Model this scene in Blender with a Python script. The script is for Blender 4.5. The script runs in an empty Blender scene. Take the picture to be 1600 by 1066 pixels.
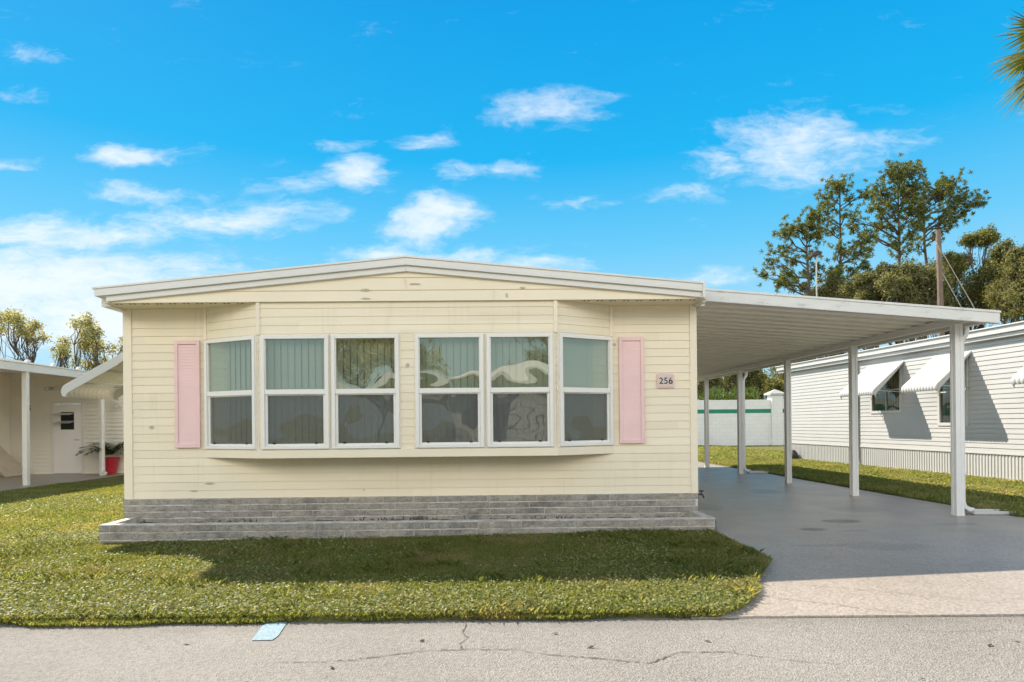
import bpy, bmesh, math, random
import numpy as np
from mathutils import Vector, Matrix

R = math.radians
SC = bpy.context.scene
COL = SC.collection
random.seed(7)
rng = np.random.default_rng(11)

# ------------------------------------------------------------------ camera
CAM_Z = 1.30
cd = bpy.data.cameras.new("camera")
cd.sensor_width = 36.0
cd.lens = 22.5
cd.shift_x = 28 / 1600
cd.shift_y = 131 / 1600
cd.clip_end = 3000
cam = bpy.data.objects.new("camera", cd)
COL.objects.link(cam)
cam.location = (-0.097, 0.0, CAM_Z)
cam.matrix_world = (Matrix.Translation(cam.location) @ Matrix.Rotation(R(-0.7), 4, 'Z')
                    @ Matrix.Rotation(R(90), 4, 'X') @ Matrix.Rotation(R(-0.55), 4, 'Z'))
SC.camera = cam

# ------------------------------------------------------------------ light
SUN_DIR = Vector((-2.11, 2.15, 2.80)).normalized()     # towards the sun: behind the home, to the left
EL = math.asin(SUN_DIR.z)
AZ = math.atan2(SUN_DIR.x, SUN_DIR.y)
sl = bpy.data.lights.new("sun", 'SUN')
sl.energy = 5.0
sl.angle = R(0.5)
sl.color = (1.0, 0.92, 0.79)
so = bpy.data.objects.new("sun", sl)
COL.objects.link(so)
so.rotation_euler = SUN_DIR.to_track_quat('Z', 'Y').to_euler()
so.location = (0, 0, 30)
SC.view_settings.view_transform = 'Standard'
SC.view_settings.look = 'None'
SC.view_settings.exposure = 0.76
SC.view_settings.gamma = 1.0

world = bpy.data.worlds.new("World")
SC.world = world
world.use_nodes = True


class NT:
    """small helper to write node trees"""
    def __init__(s, tree):
        s.t = tree
        s.t.nodes.clear()

    def n(s, kind, **kw):
        nd = s.t.nodes.new(kind)
        for k, v in kw.items():
            setattr(nd, k, v)
        return nd

    def l(s, a, b):
        s.t.links.new(a, b)

    def put(s, sock, v):
        if v is None:
            return
        if isinstance(v, bpy.types.NodeSocket):
            s.l(v, sock)
        else:
            if sock.type == 'RGBA' and len(v) == 3:
                v = (*v, 1)
            sock.default_value = v

    def m(s, op, a, b=None, c=None, clamp=False):
        nd = s.n('ShaderNodeMath', operation=op, use_clamp=clamp)
        s.put(nd.inputs[0], a)
        s.put(nd.inputs[1], b)
        s.put(nd.inputs[2], c)
        return nd.outputs[0]

    def v(s, op, a, b=None):
        nd = s.n('ShaderNodeVectorMath', operation=op)
        s.put(nd.inputs[0], a)
        s.put(nd.inputs[1], b)
        return nd.outputs['Value'] if op in ('LENGTH', 'DOT_PRODUCT', 'DISTANCE') else nd.outputs[0]

    def mix(s, f, a, b, mode='MIX'):
        nd = s.n('ShaderNodeMix', data_type='RGBA', blend_type=mode)
        s.put(nd.inputs[0], f)
        s.put(nd.inputs[6], a)
        s.put(nd.inputs[7], b)
        return nd.outputs[2]

    def noise(s, vec, scale, detail=4.0, rough=0.55, out=0):
        nd = s.n('ShaderNodeTexNoise')
        s.put(nd.inputs['Vector'], vec)
        nd.inputs['Scale'].default_value = scale
        nd.inputs['Detail'].default_value = detail
        nd.inputs['Roughness'].default_value = rough
        return nd.outputs[out]

    def ramp(s, f, stops, interp='LINEAR'):
        nd = s.n('ShaderNodeValToRGB')
        cr = nd.color_ramp
        cr.interpolation = interp
        while len(cr.elements) > 1:
            cr.elements.remove(cr.elements[-1])
        for i, (p, c) in enumerate(stops):
            e = cr.elements[0] if i == 0 else cr.elements.new(p)
            e.position = p
            if not isinstance(c, (tuple, list)):
                c = (c, c, c)
            e.color = (*c, 1)
        s.put(nd.inputs[0], f)
        return nd.outputs[0]

    def mapr(s, v, a, b, c=0.0, d=1.0, smooth=True):
        nd = s.n('ShaderNodeMapRange', interpolation_type='SMOOTHSTEP' if smooth else 'LINEAR')
        s.put(nd.inputs[0], v)
        nd.inputs[1].default_value = a
        nd.inputs[2].default_value = b
        nd.inputs[3].default_value = c
        nd.inputs[4].default_value = d
        return nd.outputs[0]


# sky: Nishita, tinted to the deep azure of the photograph, with clouds laid over the dome by direction
w = NT(world.node_tree)
sky = w.n('ShaderNodeTexSky', sky_type='NISHITA')
sky.sun_disc = False
sky.sun_elevation = EL
sky.sun_rotation = AZ
sky.air_density = 1.0
sky.dust_density = 0.6
sky.ozone_density = 2.0
geo = w.n('ShaderNodeTexCoord').outputs['Generated']
sep = w.n('ShaderNodeSeparateXYZ')
w.l(geo, sep.inputs[0])
gx, gy, gz = sep.outputs
elev = w.m('MAXIMUM', gz, 0.0)
K = 4.75
deep = w.ramp(elev, [(0.0, (0.50, 0.76, 0.90)), (0.14, (0.39, 0.72, 0.92)), (0.26, (0.14, 0.59, 0.93)), (0.38, (0.008, 0.45, 0.88)), (0.54, (0.0, 0.355, 0.80)), (0.75, (0.02, 0.16, 0.42)), (1.0, (0.04, 0.13, 0.30))])
deep = w.mix(1.0, deep, (K, K, K), 'MULTIPLY')
skyc = w.mix(0.975, sky.outputs[0], deep)
# directions in front of the home as (x/y, z/y)
ysafe = w.m('MAXIMUM', gy, 0.02)
u = w.m('DIVIDE', gx, ysafe)
vv = w.m('DIVIDE', gz, ysafe)
cmb = w.n('ShaderNodeCombineXYZ')
w.l(u, cmb.inputs[0])
w.l(vv, cmb.inputs[1])
P = cmb.outputs[0]
stretch = w.v('MULTIPLY', P, (0.55, 1.25, 1.0))
wn = w.noise(stretch, 5.0, 5.0, 0.6, out=1)
warp = w.v('MULTIPLY', w.v('SUBTRACT', wn, (0.5, 0.5, 0.5)), (0.26, 0.10, 0.0))
PW = w.v('ADD', P, warp)
# (u, v, half width, half height, strength)
CLOUDS = [
    (0.105, 0.497, 0.095, 0.026, 0.95), (0.50, 0.445, 0.13, 0.060, 1.10), (0.375, 0.415, 0.065, 0.032, 0.9),
    (0.60, 0.447, 0.13, 0.030, 0.70), (0.145, 0.350, 0.085, 0.018, 0.62), (0.29, 0.362, 0.110, 0.016, 0.60),
    (-0.085, 0.447, 0.065, 0.019, 0.9), (-0.21, 0.443, 0.045, 0.014, 0.75), (-0.198, 0.385, 0.052, 0.036, 1.15),
    (-0.285, 0.375, 0.060, 0.022, 0.8), (-0.055, 0.390, 0.040, 0.018, 0.9), (0.03, 0.397, 0.075, 0.015, 0.62),
    (-0.09, 0.315, 0.080, 0.038, 1.2), (-0.17, 0.265, 0.10, 0.020, 1.1), (-0.03, 0.266, 0.10, 0.018, 1.1),
    (-0.315, 0.420, 0.028, 0.009, 0.7), (-0.53, 0.425, 0.100, 0.017, 0.95), (-0.735, 0.413, 0.065, 0.016, 0.95),
    (-0.55, 0.370, 0.095, 0.018, 1.0), (-0.40, 0.330, 0.150, 0.032, 0.95), (-0.62, 0.300, 0.22, 0.030, 1.05),
    (-0.72, 0.225, 0.32, 0.060, 1.35), (-0.60, 0.170, 0.40, 0.060, 1.3), (-0.70, 0.585, 0.085, 0.014, 0.55),
    (-0.74, 0.530, 0.060, 0.010, 0.42), (0.08, 0.250, 0.10, 0.015, 0.95), (0.33, 0.225, 0.07, 0.014, 0.7),
    (-0.95, 0.35, 0.15, 0.05, 1.0), (1.25, 0.38, 0.2, 0.06, 0.9), (0.74, 0.510, 0.05, 0.010, 0.35),
]
acc = None
for (cu, cv, hw, hh, st) in CLOUDS:
    d = w.v('MULTIPLY', w.v('SUBTRACT', PW, (cu, cv, 0)), (1 / (1.75 * hw), 1 / (1.75 * hh), 0))
    b = w.mapr(w.v('LENGTH', d), 0.0, 1.0, st, 0.0)
    acc = b if acc is None else w.m('MAXIMUM', acc, b)
fn = w.noise(w.v('ADD', w.v('MULTIPLY', P, (0.7, 1.8, 1.0)), w.v('MULTIPLY', warp, (0.6, 0.6, 0))), 11.0, 10.0, 0.64)
fn2 = w.noise(w.v('MULTIPLY', PW, (1.0, 2.2, 1.0)), 34.0, 6.0, 0.65)
fnm = w.m('ADD', w.m('MULTIPLY', fn, 0.72), w.m('MULTIPLY', fn2, 0.28))
dens = w.m('SUBTRACT', w.m('MULTIPLY', acc, 1.5), w.mapr(fnm, 0.34, 0.66, 1.45, 0.0, smooth=False))
front = w.mapr(gy, 0.05, 0.2)
mask_front = w.m('MULTIPLY', w.mapr(dens, -0.40, 1.45), front)
# unseen bright cloud band added behind the camera to fill the shaded facade
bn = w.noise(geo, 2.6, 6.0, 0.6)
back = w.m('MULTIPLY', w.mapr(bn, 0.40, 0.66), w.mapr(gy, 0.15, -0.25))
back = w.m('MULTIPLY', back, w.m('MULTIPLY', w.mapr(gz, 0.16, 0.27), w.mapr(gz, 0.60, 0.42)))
CLOUD = 5.0
c1 = w.mix(w.m('MULTIPLY', mask_front, 0.76, clamp=True), skyc, (CLOUD * 0.97, CLOUD * 0.985, CLOUD))
BACK_FILL = 33.0
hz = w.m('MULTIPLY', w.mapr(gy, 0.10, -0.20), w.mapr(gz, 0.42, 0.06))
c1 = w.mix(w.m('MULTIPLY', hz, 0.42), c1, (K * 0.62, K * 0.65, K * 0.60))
c2 = w.mix(w.m('MULTIPLY', back, 0.95, clamp=True), c1, (BACK_FILL, BACK_FILL * 0.90, BACK_FILL * 0.74))
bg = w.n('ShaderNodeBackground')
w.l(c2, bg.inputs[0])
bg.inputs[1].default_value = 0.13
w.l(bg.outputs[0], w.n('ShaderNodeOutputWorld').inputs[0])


# ------------------------------------------------------------------ materials
def new_mat(name):
    m = bpy.data.materials.new(name)
    m.use_nodes = True
    return m, NT(m.node_tree)


def finish(t, base, rough=0.6, spec=0.4, bump=None, bstr=0.3, bdist=0.01, metal=0.0):
    p = t.n('ShaderNodeBsdfPrincipled')
    t.put(p.inputs['Base Color'], base)
    t.put(p.inputs['Roughness'], rough)
    p.inputs['Specular IOR Level'].default_value = spec
    p.inputs['Metallic'].default_value = metal
    if bump is not None:
        b = t.n('ShaderNodeBump')
        b.inputs['Strength'].default_value = bstr
        b.inputs['Distance'].default_value = bdist
        t.l(bump, b.inputs['Height'])
        t.l(b.outputs[0], p.inputs['Normal'])
    o = t.n('ShaderNodeOutputMaterial')
    t.l(p.outputs[0], o.inputs[0])
    return p, o


def paint(name, col, rough=0.5, var=0.07, scale=3.0, grime=0.0, grime_col=(0.25, 0.24, 0.22), spec=0.4, bump=0.05, stretch=(1, 1, 1), gscale=6.0):
    m, t = new_mat(name)
    co = t.v('MULTIPLY', t.n('ShaderNodeTexCoord').outputs['Object'], stretch)
    n1 = t.noise(co, scale, 5, 0.6)
    lo = tuple(c * (1 - var) for c in col)
    hi = tuple(min(1, c * (1 + var)) for c in col)
    base = t.ramp(n1, [(0.3, lo), (0.7, hi)])
    if grime:
        g = t.mapr(t.noise(co, gscale, 8, 0.7), 0.52, 0.75)
        base = t.mix(t.m('MULTIPLY', g, grime), base, grime_col)
    n2 = t.noise(co, 60, 3)
    finish(t, base, rough, spec, n2, bump, 0.004)
    return m


M = {}
def siding_mat():
    m, t = new_mat('cream_siding')
    co = t.n('ShaderNodeTexCoord').outputs['Object']
    a = t.noise(t.v('MULTIPLY', co, (0.5, 1, 1.6)), 1.6, 5, 0.6)
    base = t.ramp(a, [(0.3, (0.82, 0.71, 0.535)), (0.7, (0.87, 0.77, 0.605))])
    # each length of board weathered a little differently
    sp = t.n('ShaderNodeSeparateXYZ')
    t.l(co, sp.inputs[0])
    row = t.m('FLOOR', t.m('DIVIDE', t.m('SUBTRACT', sp.outputs[2], 0.415), 0.1016))
    wn_ = t.n('ShaderNodeTexWhiteNoise', noise_dimensions='2D')
    cb = t.n('ShaderNodeCombineXYZ')
    t.l(t.m('FLOOR', t.m('ADD', t.m('MULTIPLY', sp.outputs[0], 0.31), t.m('MULTIPLY', row, 0.37))), cb.inputs[0])
    t.l(row, cb.inputs[1])
    t.l(cb.outputs[0], wn_.inputs['Vector'])
    base = t.mix(1.0, base, t.ramp(wn_.outputs['Value'], [(0.0, 0.955), (1.0, 1.03)]), 'MULTIPLY')
    st = t.noise(t.v('MULTIPLY', co, (7.0, 7.0, 0.45)), 2.0, 6, 0.65)
    big = t.noise(co, 0.8, 4, 0.6)
    streak = t.m('MULTIPLY', t.mapr(st, 0.50, 0.74), t.mapr(big, 0.38, 0.66))
    base = t.mix(t.m('MULTIPLY', streak, 0.26), base, (0.50, 0.43, 0.31))
    sp2 = t.mapr(t.noise(co, 26, 8, 0.75), 0.63, 0.74)
    base = t.mix(t.m('MULTIPLY', sp2, 0.16), base, (0.42, 0.37, 0.28))
    finish(t, base, 0.55, 0.35, t.noise(t.v('MULTIPLY', co, (1, 1, 6)), 9, 4), 0.12, 0.006)
    return m


M['siding'] = siding_mat()
M['siding_mark'] = paint('siding_scuff', (0.50, 0.46, 0.38), 0.8, 0.25, 60, 0.3)
M['cream_trim'] = paint('cream_trim', (0.85, 0.75, 0.595), 0.5, 0.03, 2.0)
M['gable'] = paint('gable_siding', (0.85, 0.745, 0.575), 0.5, 0.03, 1.5, 0.08, (0.6, 0.52, 0.38))
M['white'] = paint('white_metal', (0.76, 0.75, 0.74), 0.42, 0.03, 3.0, 0.10, (0.5, 0.49, 0.46))
M['white_grimy'] = paint('grimy_white_metal', (0.72, 0.71, 0.69), 0.5, 0.05, 2.0, 0.6, (0.36, 0.34, 0.29), stretch=(0.8, 0.8, 3), gscale=5)
M['vinyl'] = paint('white_vinyl', (0.81, 0.78, 0.735), 0.35, 0.02, 4.0)
M['fascia'] = paint('fascia_white', (0.75, 0.725, 0.695), 0.45, 0.03, 1.5, 0.06)
M['soffit'] = paint('soffit_cream', (0.76, 0.69, 0.52), 0.6, 0.04, 3.0)
M['ceiling'] = paint('carport_pan', (0.80, 0.77, 0.71), 0.30, 0.05, 1.2, 0.14, (0.45, 0.42, 0.36), stretch=(0.35, 2.5, 1))
M['pink'] = paint('pink_paint', (0.84, 0.58, 0.565), 0.5, 0.05, 2.5, 0.12, (0.80, 0.6, 0.6))
M['plaque'] = paint('plaque_stone', (0.70, 0.55, 0.52), 0.6, 0.10, 30)
M['black'] = paint('black_plastic', (0.012, 0.012, 0.012), 0.4, 0.1, 10)
M['dark'] = paint('dark_interior', (0.03, 0.032, 0.034), 0.8, 0.2, 4)
M['blind'] = paint('vertical_blind', (0.62, 0.62, 0.55), 0.6, 0.05, 3)
M['shingle'] = paint('grey_shingle', (0.13, 0.115, 0.105), 0.85, 0.25, 22)
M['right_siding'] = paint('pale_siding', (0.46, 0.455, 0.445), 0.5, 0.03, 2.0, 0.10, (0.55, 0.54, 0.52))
M['left_siding'] = paint('ivory_siding', (0.83, 0.765, 0.66), 0.55, 0.03, 2.0, 0.1, (0.5, 0.46, 0.4))
M['left_trim'] = paint('cream_white_trim', (0.76, 0.715, 0.64), 0.5, 0.03, 2.0)
M['left_door'] = paint('beige_door', (0.86, 0.80, 0.76), 0.5, 0.03, 2.0)
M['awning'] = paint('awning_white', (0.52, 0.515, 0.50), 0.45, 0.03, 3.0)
M['board'] = paint('tan_board', (0.52, 0.44, 0.33), 0.8, 0.08, 5)
M['red_pot'] = paint('red_glaze', (0.52, 0.03, 0.045), 0.35, 0.12, 8)
M['pole_wood'] = paint('weathered_wood', (0.20, 0.145, 0.115), 0.85, 0.25, 8, stretch=(3, 3, 0.4))
M['bark'] = paint('bark', (0.105, 0.078, 0.062), 0.9, 0.35, 9, stretch=(2, 2, 0.7), bump=0.6)
M['pale_bark'] = paint('pale_bark', (0.15, 0.125, 0.10), 0.9, 0.3, 9, stretch=(2, 2, 0.7), bump=0.6)
M['steel'] = paint('galvanised', (0.5, 0.5, 0.5), 0.35, 0.08, 12)
M['wire'] = paint('guy_wire', (0.42, 0.40, 0.34), 0.5, 0.1, 6)
M['green_stripe'] = paint('green_paint', (0.012, 0.21, 0.135), 0.55, 0.08, 2)
M['blue_paint'] = paint('pale_blue_paint', (0.25, 0.36, 0.41), 0.8, 0.30, 70, 0.95, (0.30, 0.275, 0.245), gscale=45)
M['crack'] = paint('tar_crack', (0.14, 0.095, 0.07), 0.95, 0.4, 20)
M['soil'] = paint('dark_soil', (0.045, 0.035, 0.027), 0.95, 0.4, 12, bump=1.0)
M['rock'] = paint('dark_stone', (0.07, 0.062, 0.055), 0.9, 0.3, 8, bump=0.6)
M['dry'] = paint('dry_weed', (0.13, 0.10, 0.065), 0.9, 0.4, 15)
M['far_house'] = paint('opposite_siding', (0.72, 0.71, 0.67), 0.5, 0.04, 2)


def stone_mat():
    m, t = new_mat('rough_grey_stone')
    co = t.n('ShaderNodeTexCoord').outputs['Object']
    isl = t.n('ShaderNodeNewGeometry').outputs['Random Per Island']
    a = t.noise(t.v('ADD', t.v('MULTIPLY', co, (1, 1, 1.5)), t.v('MULTIPLY', t.n('ShaderNodeNewGeometry').outputs['Random Per Island'], (9, 9, 9))), 9, 9, 0.72)
    base = t.ramp(a, [(0.28, (0.17, 0.155, 0.135)), (0.45, (0.36, 0.325, 0.285)), (0.58, (0.49, 0.445, 0.39)), (0.75, (0.72, 0.66, 0.59))])
    base = t.mix(0.38, base, t.ramp(isl, [(0, (0.26, 0.235, 0.21)), (0.5, (0.50, 0.43, 0.36)), (1, (0.38, 0.35, 0.32))]))
    mould = t.mapr(t.noise(co, 2.1, 9, 0.72), 0.50, 0.72)
    base = t.mix(t.m('MULTIPLY', mould, 0.65), base, (0.11, 0.107, 0.105))
    b = t.noise(t.v('MULTIPLY', co, (1, 1, 1.6)), 22, 10, 0.78)
    pit = t.ramp(t.noise(t.v('MULTIPLY', co, (1, 1, 1.5)), 34, 8, 0.8), [(0.34, 0.62), (0.48, 1.0), (0.68, 1.3)])
    base = t.mix(1.0, base, pit, 'MULTIPLY')
    finish(t, base, 0.9, 0.2, b, 1.0, 0.03)
    return m


M['stone'] = stone_mat()
M['mortar'] = paint('pale_mortar', (0.56, 0.52, 0.465), 0.95, 0.3, 9, 0.6, (0.17, 0.165, 0.16))


def road_mat():
    m, t = new_mat('pale_chip_asphalt')
    co = t.n('ShaderNodeTexCoord').outputs['Object']
    big = t.noise(co, 0.9, 6, 0.6)
    base = t.ramp(big, [(0.3, (0.275, 0.250, 0.220)), (0.7, (0.325, 0.296, 0.262))])
    vor = t.n('ShaderNodeTexVoronoi')
    t.l(co, vor.inputs['Vector'])
    vor.inputs['Scale'].default_value = 95
    chip = t.ramp(vor.outputs['Color'], [(0.1, 0.80), (0.45, 1.0), (0.9, 1.15)])
    base = t.mix(1.0, base, chip, 'MULTIPLY')
    fine = t.noise(co, 38, 6, 0.8)
    base = t.mix(1.0, base, t.ramp(fine, [(0.32, 0.76), (0.5, 1.0), (0.7, 1.18)]), 'MULTIPLY')
    st = t.mapr(t.noise(t.v('MULTIPLY', co, (0.5, 1.6, 1)), 1.5, 7, 0.65), 0.55, 0.8)
    base = t.mix(t.m('MULTIPLY', st, 0.35), base, (0.20, 0.19, 0.18))
    # dirt washed along the lawn edge
    sp = t.n('ShaderNodeSeparateXYZ')
    t.l(co, sp.inputs[0])
    edge = t.mapr(t.m('ADD', t.m('MULTIPLY_ADD', sp.outputs[0], 0.042, sp.outputs[1]), t.m('MULTIPLY', t.m('SUBTRACT', t.noise(co, 5, 6, 0.7), 0.5), 0.5)), 3.95, 4.35)
    base = t.mix(t.m('MULTIPLY', edge, 0.4), base, (0.16, 0.14, 0.12))
    h = t.m('ADD', t.m('MULTIPLY', vor.outputs['Distance'], 1.2), fine)
    finish(t, base, 0.9, 0.25, h, 0.6, 0.010)
    return m


M['road'] = road_mat()


def driveway_mat():
    m, t = new_mat('sealed_aggregate')
    co = t.n('ShaderNodeTexCoord').outputs['Object']
    big = t.noise(co, 0.7, 6, 0.6)
    base = t.ramp(big, [(0.3, (0.36, 0.30, 0.25)), (0.7, (0.42, 0.355, 0.30))])
    vor = t.n('ShaderNodeTexVoronoi')
    t.l(co, vor.inputs['Vector'])
    vor.inputs['Scale'].default_value = 62
    base = t.mix(1.0, base, t.ramp(vor.outputs['Color'], [(0.1, 0.74), (0.5, 1.0), (0.9, 1.22)]), 'MULTIPLY')
    # the part under the roof carries a darker worn sealer and tyre and oil stains
    sp = t.n('ShaderNodeSeparateXYZ')
    t.l(co, sp.inputs[0])
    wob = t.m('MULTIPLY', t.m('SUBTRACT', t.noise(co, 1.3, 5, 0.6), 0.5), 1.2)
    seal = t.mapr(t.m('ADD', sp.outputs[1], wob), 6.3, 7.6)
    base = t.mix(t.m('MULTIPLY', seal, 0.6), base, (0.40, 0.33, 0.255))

    def blot(x, y, rx, ry, k, b):
        d = t.v('MULTIPLY', t.v('SUBTRACT', co, (x, y, 0)), (1 / rx, 1 / ry, 0))
        f = t.m('ADD', t.v('LENGTH', d), t.m('MULTIPLY', t.m('SUBTRACT', t.noise(co, 7, 6, 0.7), 0.5), 0.9))
        return t.mix(t.m('MULTIPLY', t.mapr(f, 0.65, 1.05, 1, 0), k), b, (0.06, 0.058, 0.058))
    for (x, y, rx, ry, k) in ((4.9, 11.5, 0.30, 0.5, 0.3), (3.2, 9.6, 0.25, 0.5, 0.25), (5.5, 7.6, 0.35, 0.12, 0.28), (3.3, 6.5, 0.3, 0.1, 0.25), (4.35, 8.0, 0.26, 0.17, 0.75), (3.72, 7.45, 0.17, 0.13, 0.7), (4.1, 7.3, 0.22, 0.05, 0.35), (3.9, 6.4, 0.5, 0.25, 0.22), (5.2, 9.0, 0.5, 0.3, 0.2)):
        base = blot(x, y, rx, ry, k, base)
    pale = t.mapr(t.noise(t.v('MULTIPLY', co, (1.6, 1, 1)), 2.0, 7, 0.65), 0.58, 0.74)
    base = t.mix(t.m('MULTIPLY', pale, 0.07), base, (0.5, 0.47, 0.44))
    rgh = t.ramp(t.noise(co, 1.8, 5, 0.6), [(0.3, 0.30), (0.7, 0.42)])
    finish(t, base, rgh, 0.36, t.m('ADD', vor.outputs['Distance'], t.noise(co, 25, 5, 0.7)), 0.28, 0.006)
    return m


M['driveway'] = driveway_mat()


def lawn_mat():
    m, t = new_mat('turf_thatch')
    co = t.n('ShaderNodeTexCoord').outputs['Object']
    a = t.noise(co, 1.1, 7, 0.65)
    base = t.ramp(a, [(0.28, (0.12, 0.135, 0.04)), (0.5, (0.19, 0.185, 0.06)), (0.72, (0.27, 0.225, 0.10))])
    f = t.noise(co, 55, 6, 0.75)
    base = t.mix(1.0, base, t.ramp(f, [(0.3, 0.45), (0.5, 1.0), (0.72, 1.7)]), 'MULTIPLY')
    finish(t, base, 0.95, 0.1, f, 1.0, 0.03)
    return m


M['lawn'] = lawn_mat()


def leaf_mat(name, cols, trans=0.35, rough=0.45, spec=0.4, tint=(1.25, 1.15, 0.55), patch=0.0, patch_col=(0.2, 0.14, 0.05)):
    m, t = new_mat(name)
    isl = t.n('ShaderNodeNewGeometry').outputs['Random Per Island']
    n = len(cols)
    base = t.ramp(isl, [(i / max(1, n - 1), c) for i, c in enumerate(cols)])
    if patch:
        co = t.n('ShaderNodeTexCoord').outputs['Object']
        base = t.mix(t.m('MULTIPLY', t.mapr(t.noise(co, 1.1, 7, 0.68), 0.47, 0.68), patch), base, patch_col)
    p = t.n('ShaderNodeBsdfPrincipled')
    t.l(base, p.inputs['Base Color'])
    p.inputs['Roughness'].default_value = rough
    p.inputs['Specular IOR Level'].default_value = spec
    tr = t.n('ShaderNodeBsdfTranslucent')
    t.l(t.mix(1.0, base, tint, 'MULTIPLY'), tr.inputs[0])
    ms = t.n('ShaderNodeMixShader')
    ms.inputs[0].default_value = trans
    t.l(p.outputs[0], ms.inputs[1])
    t.l(tr.outputs[0], ms.inputs[2])
    t.l(ms.outputs[0], t.n('ShaderNodeOutputMaterial').inputs[0])
    return m


M['grass'] = leaf_mat('grass_blades', [(0.135, 0.185, 0.045), (0.23, 0.275, 0.075), (0.32, 0.345, 0.115), (0.42, 0.40, 0.19)], 0.52, 0.5, 0.3, patch=0.8, patch_col=(0.50, 0.42, 0.23))
M['clover'] = leaf_mat('lawn_weed_leaves', [(0.15, 0.19, 0.055), (0.24, 0.27, 0.085), (0.32, 0.335, 0.13), (0.41, 0.40, 0.22)], 0.45, 0.52, 0.3, patch=0.2)
M['pine'] = leaf_mat('pine_needles', [(0.065, 0.09, 0.032), (0.14, 0.165, 0.052), (0.26, 0.26, 0.09)], 0.5, 0.5, 0.35)
M['oak_brown'] = leaf_mat('brownish_leaves', [(0.05, 0.056, 0.022), (0.14, 0.142, 0.06), (0.33, 0.295, 0.165), (0.19, 0.225, 0.085), (0.25, 0.245, 0.12)], 0.5, 0.5, 0.35)
M['oak_green'] = leaf_mat('dark_leaves', [(0.06, 0.078, 0.024), (0.155, 0.175, 0.05), (0.33, 0.30, 0.11), (0.20, 0.195, 0.065)], 0.45, 0.5, 0.35)
M['gold'] = leaf_mat('golden_leaves', [(0.19, 0.185, 0.09), (0.35, 0.33, 0.18), (0.52, 0.46, 0.30), (0.33, 0.355, 0.17), (0.43, 0.385, 0.24)], 0.55, 0.5, 0.35)
M['palmetto'] = leaf_mat('palmetto_leaves', [(0.05, 0.10, 0.02), (0.10, 0.16, 0.035), (0.17, 0.20, 0.06)], 0.35, 0.4, 0.45)
M['palm'] = leaf_mat('palm_fronds', [(0.04, 0.07, 0.010), (0.09, 0.12, 0.014), (0.14, 0.16, 0.022), (0.24, 0.23, 0.06)], 0.35, 0.35, 0.5)
M['pot_palm'] = leaf_mat('pot_palm_leaves', [(0.05, 0.09, 0.03), (0.09, 0.13, 0.05), (0.16, 0.16, 0.08)], 0.3, 0.4, 0.4)
M['litter'] = leaf_mat('fallen_leaves', [(0.05, 0.03, 0.018), (0.10, 0.055, 0.03), (0.16, 0.10, 0.05)], 0.1, 0.7, 0.2)


def glass_mat(name, tint, refl, wave=0.6):
    m, t = new_mat(name)
    co = t.n('ShaderNodeTexCoord').outputs['Object']
    n = t.noise(co, 1.7, 1.0, 0.4)
    b = t.n('ShaderNodeBump')
    b.inputs['Strength'].default_value = wave
    b.inputs['Distance'].default_value = 0.045
    t.l(n, b.inputs['Height'])
    g = t.n('ShaderNodeBsdfGlossy')
    g.inputs['Roughness'].default_value = 0.01
    g.inputs['Color'].default_value = (0.98, 0.94, 0.80, 1)
    t.l(b.outputs[0], g.inputs['Normal'])
    tr = t.n('ShaderNodeBsdfTransparent')
    tr.inputs[0].default_value = (*tint, 1)
    ms = t.n('ShaderNodeMixShader')
    ms.inputs[0].default_value = refl
    t.l(tr.outputs[0], ms.inputs[1])
    t.l(g.outputs[0], ms.inputs[2])
    t.l(ms.outputs[0], t.n('ShaderNodeOutputMaterial').inputs[0])
    return m


M['glass'] = glass_mat('tinted_wavy_glass', (0.60, 0.655, 0.60), 0.27, 0.42)
M['glass_dark'] = glass_mat('dark_glass', (0.35, 0.37, 0.36), 0.15, 0.2)


def screen_mat():
    m, t = new_mat('insect_screen')
    d = t.n('ShaderNodeBsdfDiffuse')
    d.inputs[0].default_value = (0.14, 0.14, 0.145, 1)
    tr = t.n('ShaderNodeBsdfTransparent')
    ms = t.n('ShaderNodeMixShader')
    ms.inputs[0].default_value = 0.52
    t.l(tr.outputs[0], ms.inputs[1])
    t.l(d.outputs[0], ms.inputs[2])
    t.l(ms.outputs[0], t.n('ShaderNodeOutputMaterial').inputs[0])
    return m


M['screen'] = screen_mat()


def block_wall_mat():
    m, t = new_mat('white_block_wall')
    co = t.n('ShaderNodeTexCoord').outputs['Object']
    sp = t.n('ShaderNodeSeparateXYZ')
    t.l(co, sp.inputs[0])
    cb = t.n('ShaderNodeCombineXYZ')
    t.l(sp.outputs[0], cb.inputs[0])
    t.l(sp.outputs[2], cb.inputs[1])
    br = t.n('ShaderNodeTexBrick')
    t.l(cb.outputs[0], br.inputs['Vector'])
    br.inputs['Scale'].default_value = 1.0
    br.inputs['Brick Width'].default_value = 0.4
    br.inputs['Row Height'].default_value = 0.2
    br.inputs['Mortar Size'].default_value = 0.006
    br.inputs['Color1'].default_value = (0.76, 0.755, 0.74, 1)
    br.inputs['Color2'].default_value = (0.72, 0.715, 0.70, 1)
    br.inputs['Mortar'].default_value = (0.62, 0.61, 0.59, 1)
    g = t.mapr(t.noise(co, 0.9, 8, 0.7), 0.45, 0.75)
    base = t.mix(t.m('MULTIPLY', g, 0.22), br.outputs[0], (0.42, 0.41, 0.39))
    finish(t, base, 0.85, 0.2)
    return m


M['block'] = block_wall_mat()

# ------------------------------------------------------------------ mesh helpers
OFF = {}


def tag(o, label=None, cat=None, group=None, kind=None):
    if label:
        o['label'] = label
    if cat:
        o['category'] = cat
    if group:
        o['group'] = group
    if kind:
        o['kind'] = kind
    return o


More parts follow.
